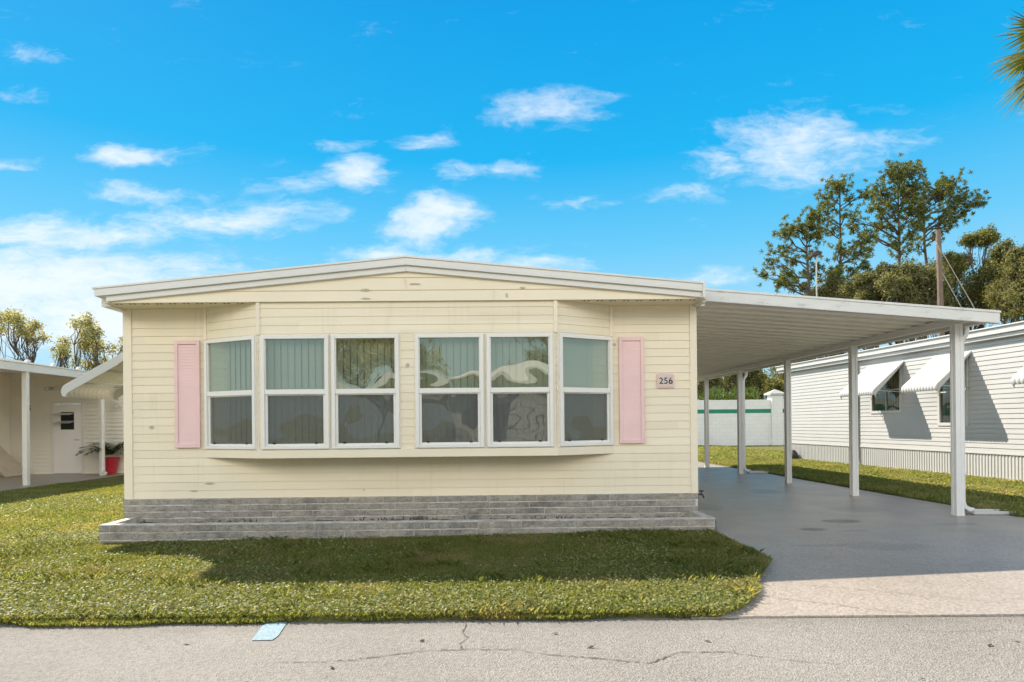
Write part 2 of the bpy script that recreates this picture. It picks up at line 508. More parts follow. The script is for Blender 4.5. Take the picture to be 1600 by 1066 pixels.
def empty(name, loc, label, cat, group=None, rz=0.0):
    o = bpy.data.objects.new(name, None)
    COL.objects.link(o)
    o.location = loc
    o.rotation_euler = (0, 0, rz)
    o.empty_display_size = 0.3
    OFF[o.name] = Vector(loc) if rz == 0 else Vector((0, 0, 0))
    return tag(o, label, cat, group)


class MB:
    def __init__(s):
        s.v, s.f, s.mi, s.cur = [], [], [], 0

    def face(s, pts):
        b = len(s.v)
        s.v.extend(tuple(p) for p in pts)
        s.f.append(tuple(range(b, b + len(pts))))
        s.mi.append(s.cur)

    def poly(s, verts, faces):
        b = len(s.v)
        s.v.extend(tuple(p) for p in verts)
        for f in faces:
            s.f.append(tuple(b + i for i in f))
            s.mi.append(s.cur)

    def box(s, x0, x1, y0, y1, z0, z1):
        s.poly([(x0, y0, z0), (x1, y0, z0), (x1, y1, z0), (x0, y1, z0), (x0, y0, z1), (x1, y0, z1), (x1, y1, z1), (x0, y1, z1)],
               [(0, 3, 2, 1), (4, 5, 6, 7), (0, 1, 5, 4), (1, 2, 6, 5), (2, 3, 7, 6), (3, 0, 4, 7)])
        return s

    def prism(s, prof, a, b, axis='x'):
        """closed profile swept along an axis; prof in the other two coordinates"""
        def P(p, q):
            return {'x': (q, p[0], p[1]), 'y': (p[0], q, p[1]), 'z': (p[0], p[1], q)}[axis]
        n = len(prof)
        vs = [P(p, a) for p in prof] + [P(p, b) for p in prof]
        fs = [(i, (i + 1) % n, n + (i + 1) % n, n + i) for i in range(n)]
        fs += [tuple(range(n))[::-1], tuple(range(n, 2 * n))]
        s.poly(vs, fs)
        return s

    def loft(s, rings, closed=True, cap=True):
        n = len(rings[0])
        vs = [p for r in rings for p in r]
        fs = []
        for k in range(len(rings) - 1):
            for i in range(n if closed else n - 1):
                j = (i + 1) % n
                fs.append((k * n + i, k * n + j, (k + 1) * n + j, (k + 1) * n + i))
        if cap and closed:
            fs.append(tuple(range(n))[::-1])
            fs.append(tuple((len(rings) - 1) * n + i for i in range(n)))
        s.poly(vs, fs)
        return s

    def tube(s, pts, rad, n=8, cap=True):
        pts = [Vector(p) for p in pts]
        rings = []
        prev = None
        for i, p in enumerate(pts):
            d = (pts[min(i + 1, len(pts) - 1)] - pts[max(i - 1, 0)]).normalized()
            if prev is None:
                ref = Vector((0, 0, 1)) if abs(d.z) < 0.9 else Vector((1, 0, 0))
                a = d.cross(ref).normalized()
            else:
                a = (prev - d * prev.dot(d)).normalized()
            prev = a
            b = d.cross(a)
            r = rad[i] if isinstance(rad, (list, tuple)) else rad
            rings.append([p + (a * math.cos(2 * math.pi * k / n) + b * math.sin(2 * math.pi * k / n)) * r for k in range(n)])
        s.loft(rings, True, cap)
        return s

    def lathe(s, prof, cx, cy, n=20):
        rings = [[(cx + r * math.cos(2 * math.pi * k / n), cy + r * math.sin(2 * math.pi * k / n), z) for k in range(n)] for (r, z) in prof]
        s.loft(rings)
        return s

    def build(s, name, mat, parent=None, smooth=False, bevel=0.0, local=False):
        me = bpy.data.meshes.new(name)
        off = Vector((0, 0, 0))
        if parent is not None and not local:
            off = OFF.get(parent.name, Vector((0, 0, 0)))
        ox, oy, oz = off
        me.from_pydata([(p[0] - ox, p[1] - oy, p[2] - oz) for p in s.v], [], s.f)
        mats = mat if isinstance(mat, (list, tuple)) else [mat]
        for m in mats:
            me.materials.append(m)
        if len(mats) > 1:
            me.polygons.foreach_set('material_index', s.mi)
        me.update()
        if smooth:
            me.polygons.foreach_set('use_smooth', [True] * len(me.polygons))
        o = bpy.data.objects.new(name, me)
        COL.objects.link(o)
        if parent is not None:
            o.parent = parent
            OFF[o.name] = OFF.get(parent.name, Vector((0, 0, 0)))
        if bevel:
            bv = o.modifiers.new('bevel', 'BEVEL')
            bv.width = bevel
            bv.segments = 2
            bv.limit_method = 'ANGLE'
        return o


def np_mesh(name, verts, k, mats, parent=None, midx=None):
    """verts (n*k,3): n separate faces of k corners each"""
    verts = np.asarray(verts, dtype=np.float32).reshape(-1, 3)
    n = len(verts) // k
    if parent is not None:
        verts = verts - np.array(OFF.get(parent.name, (0, 0, 0)), dtype=np.float32)
    me = bpy.data.meshes.new(name)
    me.vertices.add(n * k)
    me.vertices.foreach_set('co', verts.ravel())
    me.loops.add(n * k)
    me.loops.foreach_set('vertex_index', np.arange(n * k, dtype=np.int32))
    me.polygons.add(n)
    me.polygons.foreach_set('loop_start', np.arange(0, n * k, k, dtype=np.int32))
    me.polygons.foreach_set('loop_total', np.full(n, k, dtype=np.int32))
    for m in (mats if isinstance(mats, (list, tuple)) else [mats]):
        me.materials.append(m)
    if midx is not None:
        me.polygons.foreach_set('material_index', np.asarray(midx, dtype=np.int32))
    me.update(calc_edges=True)
    o = bpy.data.objects.new(name, me)
    COL.objects.link(o)
    if parent is not None:
        o.parent = parent
    return o


def unit(a):
    return a / np.maximum(np.linalg.norm(a, axis=-1, keepdims=True), 1e-9)


def leaf_quads(c, size, aspect=1.6, up=0.0, r=rng):
    """diamond leaves of random direction at centres c"""
    n = len(c)
    d = unit(r.normal(size=(n, 3)) + np.array([0, 0, up]))
    e = unit(np.cross(d, r.normal(size=(n, 3))))
    s = (size * r.uniform(0.6, 1.3, n))[:, None]
    L, W = s, s / aspect
    return np.stack([c - d * L * 0.5, c + e * W * 0.5, c + d * L * 0.5, c - e * W * 0.5], axis=1).reshape(-1, 3)


# ------------------------------------------------------------------ ground
def g(x):
    return min(max(0.01 * x + 0.025, -0.045), 0.085)


def sheet(name, xs, ys, dz, mat, kind='structure', rim=0.0, inside=None):
    """sheet following the gentle cross fall of the ground, optionally with a skirt"""
    mb = MB()
    for i in range(len(xs) - 1):
        for j in range(len(ys) - 1):
            x0, x1, y0, y1 = xs[i], xs[i + 1], ys[j], ys[j + 1]
            mb.face([(x0, y0, g(x0) + dz), (x1, y0, g(x1) + dz), (x1, y1, g(x1) + dz), (x0, y1, g(x0) + dz)])
    o = mb.build(name, mat)
    return tag(o, kind=kind)


XB = [-900, -200, -60, -30, -15, -7, -4, 0, 3, 6, 15, 30, 60, 200, 900]
sheet('ground', XB, [-300, -60, -10, 0, 10, 40, 100, 1500], -0.06, M['lawn'])


def extrude_sheet(name, outline, dz, depth, mat, kind='structure'):
    """flat slab from an outline, cut where the ground's fall changes, with sides going down"""
    bm = bmesh.new()
    vs = [bm.verts.new((x, y, 0)) for x, y in outline]
    bm.faces.new(vs)
    for cx in (-7.0, 6.0):
        bmesh.ops.bisect_plane(bm, geom=bm.verts[:] + bm.edges[:] + bm.faces[:], plane_co=(cx, 0, 0), plane_no=(1, 0, 0))
    bmesh.ops.triangulate(bm, faces=bm.faces[:])
    top = bm.faces[:]
    for v in bm.verts:
        v.co.z = g(v.co.x) + dz
    ext = bmesh.ops.extrude_edge_only(bm, edges=[e for e in bm.edges if e.is_boundary])
    for v in ext['geom']:
        if isinstance(v, bmesh.types.BMVert):
            v.co.z -= depth
    bmesh.ops.recalc_face_normals(bm, faces=bm.faces[:])
    if top[0].normal.z < 0:
        bmesh.ops.reverse_faces(bm, faces=bm.faces[:])
    me = bpy.data.meshes.new(name)
    bm.to_mesh(me)
    bm.free()
    me.materials.append(mat)
    o = bpy.data.objects.new(name, me)
    COL.objects.link(o)
    return tag(o, kind=kind)


def road_edge(x):
    return 4.24 - 0.042 * (x - 1.5)


extrude_sheet('road', [(-60, -3.2), (60, -3.2), (60, road_edge(60) + 0.1), (-60, road_edge(-60) + 0.1)], -0.035, 0.05, M['road'])
# driveway slab under and before the carport
extrude_sheet('driveway', [(1.25, 4.23), (3.4, 4.12), (12.6, 3.73), (10.2, 5.4), (6.66, 8.1), (6.66, 20.6), (2.40, 20.6), (2.36, 6.0), (2.0, 5.4), (1.7, 4.75)], -0.022, 0.1, M['driveway'])
# lawns, a little above the paving, with a ragged front edge
edge = []
r2 = random.Random(3)
x = -60.0
while x < 1.2:
    edge.append((x, road_edge(x) + r2.uniform(-0.02, 0.03)))
    x += 0.12 if x > -9 else 1.5
side = [(1.42, 4.25), (1.60, 4.36), (1.74, 4.52), (1.86, 4.70), (1.95, 4.92), (2.06, 5.15), (2.2, 5.38), (2.33, 5.6), (2.45, 5.80), (2.47, 6.4), (2.46, 7.1), (2.46, 8.0)]
lawn_pts = edge + side + [(2.46, 20.6), (6.7, 20.62), (6.7, 8.1), (10.25, 5.4), (12.7, 3.8), (60, 1.8), (60, 60), (-60, 60)]
extrude_sheet('lawn', lawn_pts, 0.0, 0.08, M['lawn'])
# ------------------------------------------------------------------ road markings, cracks
mbk = MB()
A = [(-1.565, 3.985), (-1.435, 3.985), (-1.425, 4.06), (-1.455, 4.345), (-1.585, 4.35), (-1.60, 4.26), (-1.585, 4.15)]
mbk.face([(x, y, g(x) - 0.030) for x, y in A])
tag(mbk.build('road_marking', M['blue_paint']), kind='structure')


def crack(pts, wdt, seed):
    r = random.Random(seed)
    fine = []
    for (a, b) in zip(pts[:-1], pts[1:]):
        n = max(2, int(math.dist(a, b) / 0.025))
        for k in range(n):
            q = k / n
            fine.append((a[0] + (b[0] - a[0]) * q + r.uniform(-1, 1) * 0.006, a[1] + (b[1] - a[1]) * q + r.uniform(-1, 1) * 0.010))
    fine.append(pts[-1])
    n = len(fine)
    L, Rr = [], []
    for i, (x, y) in enumerate(fine):
        a, b = fine[max(i - 1, 0)], fine[min(i + 1, n - 1)]
        dx, dy = b[0] - a[0], b[1] - a[1]
        l = math.hypot(dx, dy) or 1
        ww = wdt * 0.62 * r.uniform(0.15, 1.5) * min(1, 8 * min(i + 1, n - i) / n)
        L.append((x - dy / l * ww, y + dx / l * ww, g(x) - 0.0305))
        Rr.append((x + dy / l * ww, y - dx / l * ww, g(x) - 0.0305))
    mb = MB()
    mb.poly(L + Rr, [(i, n + i, n + i + 1, i + 1) for i in range(n - 1)])
    return mb


cm = MB()
for pts, wd, sd in (([(-1.45, 3.61), (-1.15, 3.60), (-0.86, 3.61), (-0.65, 3.68), (-0.47, 3.73), (-0.25, 3.74), (0.05, 3.72), (0.26, 3.62), (0.5, 3.55), (0.76, 3.46), (0.86, 3.52), (0.98, 3.61), (1.24, 3.60), (1.55, 3.44), (1.82, 3.37)], 0.006, 1),
                    ([(-0.25, 3.74), (-0.27, 3.84), (-0.22, 3.95), (-0.26, 4.05), (-0.245, 4.15), (-0.25, 4.28)], 0.0045, 2),
                    ([(1.98, 4.62), (2.25, 4.45), (2.55, 4.25), (2.7, 4.19)], 0.005, 3),
                    ([(2.2, 5.0), (2.6, 4.85), (3.0, 4.62), (3.5, 4.35)], 0.003, 5),
                    ([(2.55, 3.84), (3.0, 3.85), (3.6, 3.78), (4.2, 3.70)], 0.003, 6)):
    c = crack(pts, wd, sd)
    if sd in (3, 5):
        c.v = [(x, y, z + 0.014) for x, y, z in c.v]
    cm.poly(c.v, c.f)
tag(cm.build('pavement_crack', M['crack']), kind='structure')
# fallen leaves and twigs on the road
nl = 70
lc = np.stack([rng.uniform(-4, 5, nl), rng.uniform(2.6, 4.15, nl), np.zeros(nl)], 1)
lc = np.concatenate([lc, [(-2.75, 3.29, 0), (-1.35, 3.32, 0), (-1.95, 3.95, 0), (-0.95, 3.5, 0), (-0.5, 3.9, 0), (2.75, 3.6, 0), (2.95, 3.66, 0), (3.15, 3.62, 0), (0.5, 3.72, 0), (1.2, 3.78, 0), (0.32, 3.98, 0), (4.05, 4.0, 0)]])
lc[:, 2] = [g(q) - 0.028 for q in lc[:, 0]]
sz = np.concatenate([rng.uniform(0.005, 0.012, nl), np.full(12, 0.026)])
ang = rng.uniform(0, 6.28, len(lc))
d1 = np.stack([np.cos(ang), np.sin(ang), rng.uniform(-0.1, 0.3, len(lc))], 1) * sz[:, None]
d2 = np.stack([-np.sin(ang), np.cos(ang), rng.uniform(0, 0.4, len(lc))], 1) * sz[:, None] * 0.45
tag(np_mesh('leaf_litter', np.stack([lc - d1, lc + d2, lc + d1, lc - d2], 1), 4, M['litter']), kind='stuff')


# ------------------------------------------------------------------ grass
def in_lawn_front(x, y):
    """right boundary of the front lawn at depth y"""
    ys = [4.2, 4.36, 4.7, 5.15, 5.6, 5.8, 30]
    xs = [1.46, 1.66, 1.90, 2.10, 2.37, 2.49, 2.49]
    return (x < np.interp(y, ys, xs)) & (y > 4.24 - 0.042 * (x - 1.5) - 0.015)


def grass_patch(n, xr, yr, keep, hgt, wid, r):
    x = r.uniform(*xr, n)
    y = r.uniform(*yr, n)
    k = keep(x, y)
    x, y = x[k], y[k]
    n = len(x)
    z = np.clip(0.01 * x + 0.025, -0.045, 0.085)
    base = np.stack([x, y, z - 0.004], 1)
    a = r.uniform(0, 2 * np.pi, n)
    lean = r.uniform(0.2, 1.3, n)
    h = hgt * r.uniform(0.5, 1.25, n)
    wv = np.stack([-np.sin(a), np.cos(a), np.zeros(n)], 1) * (wid * r.uniform(0.6, 1.3, n))[:, None]
    tip = base + np.stack([np.cos(a) * h * lean, np.sin(a) * h * lean, h], 1)
    mid = base + np.stack([np.cos(a) * h * lean * 0.35, np.sin(a) * h * lean * 0.35, h * 0.62], 1)
    return np.stack([base - wv * 0.5, base + wv * 0.5, mid + wv * 0.5, tip, mid - wv * 0.5], 1)


def clover_patch(n, xr, yr, keep, size, r):
    x = r.uniform(*xr, n)
    y = r.uniform(*yr, n)
    k = keep(x, y)
    x, y = x[k], y[k]
    n = len(x)
    z = np.clip(0.01 * x + 0.025, -0.045, 0.085) + r.uniform(0.008, 0.040, n)
    c = np.stack([x, y, z], 1)
    nrm = unit(np.stack([r.normal(0, 0.42, n), r.normal(0, 0.42, n), np.ones(n)], 1))
    a = unit(np.cross(nrm, r.normal(size=(n, 3))))
    b = np.cross(nrm, a)
    s = (size * r.uniform(0.55, 1.3, n))[:, None]
    pts = []
    for (p, q) in ((-0.55, 0.0), (-0.2, 0.42), (0.3, 0.38), (0.55, 0.0), (0.3, -0.38), (-0.2, -0.42)):
        pts.append(c + a * s * p + b * s * q + nrm * s * (abs(q) * 0.25))
    return np.stack(pts, 1)


rg = np.random.default_rng(5)


def vnoise(x, y, s, seed):
    """cheap smooth value noise for patchiness"""
    q = np.random.default_rng(seed).random((64, 64))
    fx, fy = (x * s) % 64, (y * s) % 64
    ix, iy = np.floor(fx).astype(int), np.floor(fy).astype(int)
    tx, ty = fx - ix, fy - iy
    tx, ty = tx * tx * (3 - 2 * tx), ty * ty * (3 - 2 * ty)
    i1, j1 = (ix + 1) % 64, (iy + 1) % 64
    ix %= 64
    iy %= 64
    return (q[ix, iy] * (1 - tx) * (1 - ty) + q[i1, iy] * tx * (1 - ty) + q[ix, j1] * (1 - tx) * ty + q[i1, j1] * tx * ty)


planter_out = lambda x, y: ~((x > -4.56) & (x < 2.62) & (y > 7.36))
g1 = grass_patch(300000, (-6.8, 2.5), (4.16, 7.5), lambda x, y: in_lawn_front(x, y) & planter_out(x, y), 0.027, 0.0048, rg)
yb = lambda x, y: in_lawn_front(x, y) & ((y < 4.24 - 0.042 * (x - 1.5) + 0.06) | ~in_lawn_front(x + 0.09, y))
g5 = grass_patch(160000, (-6.4, 2.5), (4.18, 7.4), yb, 0.036, 0.0055, rg)
g2 = grass_patch(140000, (-12, -4.4), (6.2, 16), lambda x, y: (x < -4.76) & (x > -0.90 * y - 0.6) & ((x > -10.6) | (y < 12)), 0.034, 0.010, rg)
g3 = grass_patch(80000, (6.7, 11.5), (6.5, 21), lambda x, y: (x > 6.7) & (y > 14.3 - x), 0.045, 0.016, rg)
g4 = grass_patch(45000, (2.4, 14), (20.6, 34), lambda x, y: x < 12, 0.055, 0.03, rg)
yr_ = lambda x, y: (y < 4.24 - 0.042 * (x - 1.5) + 0.02) & (y > 4.24 - 0.042 * (x - 1.5) - 0.085 * np.clip(vnoise(x, y * 0, 2.3, 6) * 1.7 - 0.5, 0, 1)) & (x < 1.45)
g6 = grass_patch(120000, (-6.6, 1.5), (4.1, 4.62), yr_, 0.030, 0.0055, rg)
g6[:, :, 2] -= 0.022
g7 = grass_patch(60000, (-6.8, 2.5), (4.2, 8.0), lambda x, y: in_lawn_front(x, y) & planter_out(x, y) & (vnoise(x, y, 2.1, 12) * vnoise(x, y, 5.3, 13) > 0.40), 0.062, 0.0055, rg)
gm = np.concatenate([g1, g2, g3, g4, g5, g6, g7])
tag(np_mesh('grass', gm.reshape(-1, 3), 5, M['grass']), 'short grass blades of the lawns', 'grass', kind='stuff')


def weed_keep(x, y):
    d = np.clip((5.5 - y) / 1.2, 0, 1) * 0.9 + 0.12 + np.clip((-x - 1.5) / 4, 0, 1) * 0.32 + (vnoise(x, y, 1.4, 1) - 0.5) * 0.8
    return in_lawn_front(x, y) & planter_out(x, y) & (np.random.default_rng(9).random(len(x)) < d)


c1_ = clover_patch(150000, (-6.2, 2.4), (4.19, 8.2), weed_keep, 0.0175, rg)
c2_ = clover_patch(36000, (-11, -4.8), (7.6, 13), lambda x, y: (x < -4.8) & (np.random.default_rng(4).random(len(x)) < vnoise(x, y, 0.9, 2) * 0.6), 0.023, rg)
tag(np_mesh('clover', np.concatenate([c1_, c2_]).reshape(-1, 3), 6, M['clover']), 'broad leaved weeds spread through the front lawn', 'ground cover', kind='stuff')


# ------------------------------------------------------------------ siding
def siding(mb, p0, p1, z0, z1, exposure, lap=0.011, holes=(), thick=0.0):
    """lap siding on the vertical plane from p0 to p1 (its outside on the right of p0 -> p1 turned clockwise, i.e. towards -y when going +x)"""
    p0, p1 = Vector((p0[0], p0[1], 0)), Vector((p1[0], p1[1], 0))
    L = (p1 - p0).length
    d = (p1 - p0) / L
    nrm = Vector((d.y, -d.x, 0))
    us = sorted({0.0, L, *[h[0] for h in holes], *[h[1] for h in holes]})
    us = [q for q in us if 0 <= q <= L]

    def pt(uu, z, o):
        q = p0 + d * uu + nrm * o
        return (q.x, q.y, z)
    z = z0
    while z < z1 - 1e-4:
        zt = min(z + exposure, z1)
        zs = sorted({z, zt, *[h[2] for h in holes if z < h[2] < zt], *[h[3] for h in holes if z < h[3] < zt]})
        off = lambda q: 0.002 + lap * (1 - (q - z) / exposure)
        for a, b in zip(us[:-1], us[1:]):
            for za, zb in zip(zs[:-1], zs[1:]):
                um, zm = (a + b) / 2, (za + zb) / 2
                if any(h[0] < um < h[1] and h[2] < zm < h[3] for h in holes):
                    continue
                mb.face([pt(a, za, off(za)), pt(b, za, off(za)), pt(b, zb, off(zb)), pt(a, zb, off(zb))])
                if za == z:
                    mb.face([pt(a, z, 0.0), pt(b, z, 0.0), pt(b, z, off(z)), pt(a, z, off(z))])
        z = zt
    return mb


# ------------------------------------------------------------------ the mobile home
XL, XR, YF, YB = -4.61, 2.555, 8.06, 22.0
ZS, ZT = 0.415, 2.80
home = empty('mobile_home', ((XL + XR) / 2, YF, 0.0), 'cream mobile home with pink shutters, bow window and stone base beside the carport', 'house')
BW = 7.66                                              # face of the bow window
BX = (-3.60, -2.80, 0.745, 1.49)
wall = MB()
marks = []
# flat front wall left and right of and below the bow window, side and back walls
siding(wall, (XL + 0.05, YF), (XR - 0.04, YF), ZS, ZT, 0.1016, 0.009)
siding(wall, (XR, YF + 0.02), (XR, YB), ZS, ZT, 0.1016, 0.009)
siding(wall, (XR, YB), (XL, YB), ZS, ZT, 0.1016, 0.009)
siding(wall, (XL, YB), (XL, YF + 0.02), ZS, ZT, 0.1016, 0.009)
wall.cur = 1


def scuff(mb, x, z, wd, ht, y, seed):
    r = random.Random(seed)
    n = 9
    pts = []
    for k in range(n):
        a = -2 * math.pi * k / n
        pts.append((x + math.cos(a) * wd / 2 * r.uniform(0.7, 1.15), y, z + math.sin(a) * ht / 2 * r.uniform(0.6, 1.15)))
    mb.face(pts[::-1])


for i, (x, z, wd, ht) in enumerate([(-4.53, 1.49, 0.05, 0.03), (-4.28, 1.31, 0.06, 0.05), (-3.57, 0.60, 0.12, 0.03), (-3.76, 0.51, 0.10, 0.025),
                                    (-1.64, 0.50, 0.02, 0.03), (1.53, 2.30, 0.05, 0.04)]):
    scuff(wall, x, z, wd, ht, YF - 0.0145, i)
wall.build('wall', [M['siding'], M['siding_mark']], home)
# corner posts
for x0, x1 in ((XL - 0.012, XL + 0.095), (XR - 0.075, XR + 0.014)):
    mb = MB()
    mb.box(x0, x1, YF - 0.022, YF + 0.09, ZS - 0.004, ZT - 0.004)
    mb.build('corner_trim', M['cream_trim'], home, bevel=0.006)

# bow window box
bay = MB()
Zb0, Zb1 = 0.925, ZT - 0.002
wz0, wz1 = 1.035, 2.385
PL, PM, PN, PR = (BX[0], YF), (BX[1], BW), (BX[2], BW), (BX[3], YF)
lenS = math.dist(PL, PM)
lenR = math.dist(PN, PR)
# window spans: (panel start, panel end, u0, u1)
front_w = [(-2.765, -1.965), (-1.93, -1.13), (-0.935, -0.125), (-0.085, 0.705)]
fh = [(a - BX[1] + 0.03, b - BX[1] - 0.03, wz0 + 0.03, wz1 - 0.03) for a, b in front_w]
lh = [(0.045, lenS - 0.045, wz0 + 0.03, wz1 - 0.03)]
rh = [(0.045, lenR - 0.045, wz0 + 0.03, wz1 - 0.03)]
siding(bay, PL, PM, wz0 - 0.05, Zb1, 0.1016, 0.0075, lh)
siding(bay, PM, PN, wz0 - 0.05, Zb1, 0.1016, 0.0075, fh)
siding(bay, PN, PR, wz0 - 0.05, Zb1, 0.1016, 0.0075, rh)
bay.cur = 1
scuff(bay, -1.03, 2.02, 0.05, 0.06, BW - 0.013, 40)
bay.cur = 0
bay_o = bay.build('bow_window', [M['siding'], M['siding_mark']], home)
sb = MB()
o_ = 0.022
sb.loft([[(PL[0] - 0.02, PL[1] - 0.004, z), (PM[0] - 0.012, PM[1] - o_, z), (PN[0] + 0.012, PN[1] - o_, z), (PR[0] + 0.02, PR[1] - 0.004, z)] for z in (Zb0, wz0 - 0.012)])
sb.build('sill_board', M['cream_trim'], bay_o, bevel=0.004)
# joints of the bow above the windows
for (x, y) in (PM, PN):
    mb = MB()
    mb.box(x - 0.022, x + 0.022, y - 0.024, y + 0.01, wz1 + 0.012, Zb1 - 0.003)
    mb.build('joint_trim', M['cream_trim'], bay_o, bevel=0.004)
for (x, y) in (PL, PR):
    mb = MB()
    mb.box(x - 0.02, x + 0.02, y - 0.03, y - 0.013, wz1 + 0.012, Zb1 - 0.003)
    mb.build('joint_trim', M['cream_trim'], bay_o, bevel=0.004)


def slab(mb, p0, d, nrm, u0, u1, z0, z1, o0, o1):
    """box on a vertical plane: u along d, offsets o along the outward normal"""
    vs = []
    for z in (z0, z1):
        for (uu, o) in ((u0, o0), (u1, o0), (u1, o1), (u0, o1)):
            q = p0 + d * uu + nrm * o
            vs.append((q.x, q.y, z))
    mb.poly(vs, [(0, 3, 2, 1), (4, 5, 6, 7), (0, 1, 5, 4), (1, 2, 6, 5), (2, 3, 7, 6), (3, 0, 4, 7)])


def sash_window(parent, pa, pb, u0, u1, z0, z1, label, zmid=1.715, nslat=9, seed=0):
    p0 = Vector((pa[0], pa[1], 0))
    p1 = Vector((pb[0], pb[1], 0))
    d = (p1 - p0).normalized()
    nrm = Vector((d.y, -d.x, 0))
    S = lambda mb, *a: slab(mb, p0, d, nrm, *a)
    f = MB()
    fw = 0.040
    for (a, b, c, e) in ((u0, u0 + fw, z0, z1), (u1 - fw, u1, z0, z1), (u0 + fw, u1 - fw, z1 - fw, z1), (u0 + fw, u1 - fw, z0, z0 + fw * 0.8)):
        S(f, a, b, c, e, -0.055, 0.042)
    # thin raised outer lip
    for (a, b, c, e) in ((u0 - 0.009, u0, z0 - 0.009, z1 + 0.009), (u1, u1 + 0.009, z0 - 0.009, z1 + 0.009), (u0, u1, z1, z1 + 0.009), (u0, u1, z0 - 0.009, z0)):
        S(f, a, b, c, e, 0.0, 0.026)
    win = f.build('window', M['vinyl'], parent, bevel=0.0035)
    win['label'] = label
    i0, i1 = u0 + fw, u1 - fw
    r = MB()
    S(r, i0, i1, zmid - 0.03, zmid + 0.03, -0.03, 0.034)
    r.build('meeting_rail', M['vinyl'], win, bevel=0.004)
    s = MB()
    sw = 0.03
    zb, zt = z0 + fw * 0.8, zmid - 0.03
    for (a, b, c, e) in ((i0, i0 + sw, zb, zt), (i1 - sw, i1, zb, zt), (i0 + sw, i1 - sw, zb, zb + sw), (i0 + sw, i1 - sw, zt - 0.012, zt)):
        S(s, a, b, c, e, -0.03, 0.016)
    s.build('lower_sash', M['vinyl'], win, bevel=0.003)
    for (a, b, c, e) in ((i0, i0 + 0.012, zmid + 0.03, z1 - fw), (i1 - 0.012, i1, zmid + 0.03, z1 - fw)):
        uz = MB()
        S(uz, a, b, c, e, -0.02, 0.024)
        uz.build('glazing_bead', M['vinyl'], win)
    for zz0, zz1, nm in ((zmid + 0.03, z1 - fw, 'upper_pane'), (zb + sw, zt - 0.012, 'lower_pane')):
        q = MB()
        ua, ub = (i0 + 0.012, i1 - 0.012) if nm == 'upper_pane' else (i0 + sw, i1 - sw)
        o = 0.006 if nm == 'upper_pane' else -0.016
        pts = []
        for (a, c) in ((ua, zz0), (ub, zz0), (ub, zz1), (ua, zz1)):
            t_ = p0 + d * a + nrm * o
            pts.append((t_.x, t_.y, c))
        q.face(pts)
        q.build(nm, M['glass'], win)
    q = MB()
    pts = []
    for (a, c) in ((i0 + sw, zb + sw), (i1 - sw, zb + sw), (i1 - sw, zt - 0.012), (i0 + sw, zt - 0.012)):
        t_ = p0 + d * a + nrm * 0.006
        pts.append((t_.x, t_.y, c))
    q.face(pts)
    q.build('insect_screen', M['screen'], win)
    for a in (i0 + 0.09, i1 - 0.13):
        k = MB()
        S(k, a, a + 0.028, zb + sw - 0.004, zb + sw + 0.016, 0.008, 0.022)
        k.build('latch', M['black'], win)
    # vertical blind
    bl = MB()
    rr = random.Random(seed)
    step = (i1 - i0 + 0.02) / nslat
    for j in range(nslat):
        a = i0 - 0.01 + j * step
        tw = rr.uniform(0.002, 0.009)
        pts = []
        for (uu, o) in ((a + 0.005, -0.105 - tw), (a + step * 0.5, -0.104), (a + step - 0.002, -0.105 + tw)):
            t_ = p0 + d * uu + nrm * o
            pts.append(t_)
        for e in (0, 1):
            A_, B_ = pts[e], pts[e + 1]
            bl.face([(A_.x, A_.y, z0 + 0.02), (B_.x, B_.y, z0 + 0.02), (B_.x, B_.y, z1 - 0.02), (A_.x, A_.y, z1 - 0.02)])
    bl.build('vertical_blind', M['blind'], win)
    return win


sash_window(home, PL, PM, 0.012, lenS - 0.035, wz0, wz1, 'angled window at the left end of the bow', nslat=9, seed=1)
for i, (a, b) in enumerate(front_w):
    sash_window(home, PM, PN, a - BX[1], b - BX[1], wz0, wz1, ['front window left of centre, reflecting a tree', 'front window just left of the gap', 'front window just right of the gap', 'front window beside the right end of the bow'][i], nslat=9, seed=2 + i)
sash_window(home, PN, PR, 0.035, lenR - 0.012, wz0, wz1, 'angled window at the right end of the bow', nslat=8, seed=9)
# dark room behind the blinds
rm = MB()
rm.box(BX[0] - 0.3, BX[3] + 0.3, YF + 0.25, YF + 0.3, 0.8, 2.7)
rm.build('room_partition', M['dark'], home)

# louvred shutters
for x0 in (-3.975, 1.58):
    s = MB()
    x1, z0, z1 = x0 + 0.312, 1.05, 2.39
    ya, yb = YF - 0.048, YF - 0.012
    fw = 0.042
    s.box(x0, x0 + fw, ya, yb, z0, z1)
    s.box(x1 - fw, x1, ya, yb, z0, z1)
    s.box(x0 + fw, x1 - fw, ya, yb, z1 - 0.05, z1)
    s.box(x0 + fw, x1 - fw, ya, yb, z0, z0 + 0.05)
    sh = s.build('shutter', M['pink'], home, bevel=0.004)
    lv = MB()
    z = z0 + 0.05
    while z < z1 - 0.055:
        zt = min(z + 0.0375, z1 - 0.05)
        lv.face([(x0 + fw, ya + 0.012, z), (x1 - fw, ya + 0.012, z), (x1 - fw, ya + 0.017, zt), (x0 + fw, ya + 0.017, zt)])
        lv.face([(x0 + fw, ya + 0.022, z), (x1 - fw, ya + 0.022, z), (x1 - fw, ya + 0.012, z), (x0 + fw, ya + 0.012, z)])
        z = zt
    lv.build('louvre', M['pink'], sh)

# gable, soffit, roof edge
XRG = -1.03
YG = 7.635
RZ_END, RZ_TOP = 2.955, 3.305
XE0, XE1 = -4.70, 2.485


def roof_z(x):
    if x < XRG:
        return RZ_END + (RZ_TOP - RZ_END) * (x - XE0) / (XRG - XE0)
    return RZ_END + 0.015 + (RZ_TOP - RZ_END - 0.015) * (XE1 - x) / (XE1 - XRG)


gb = MB()


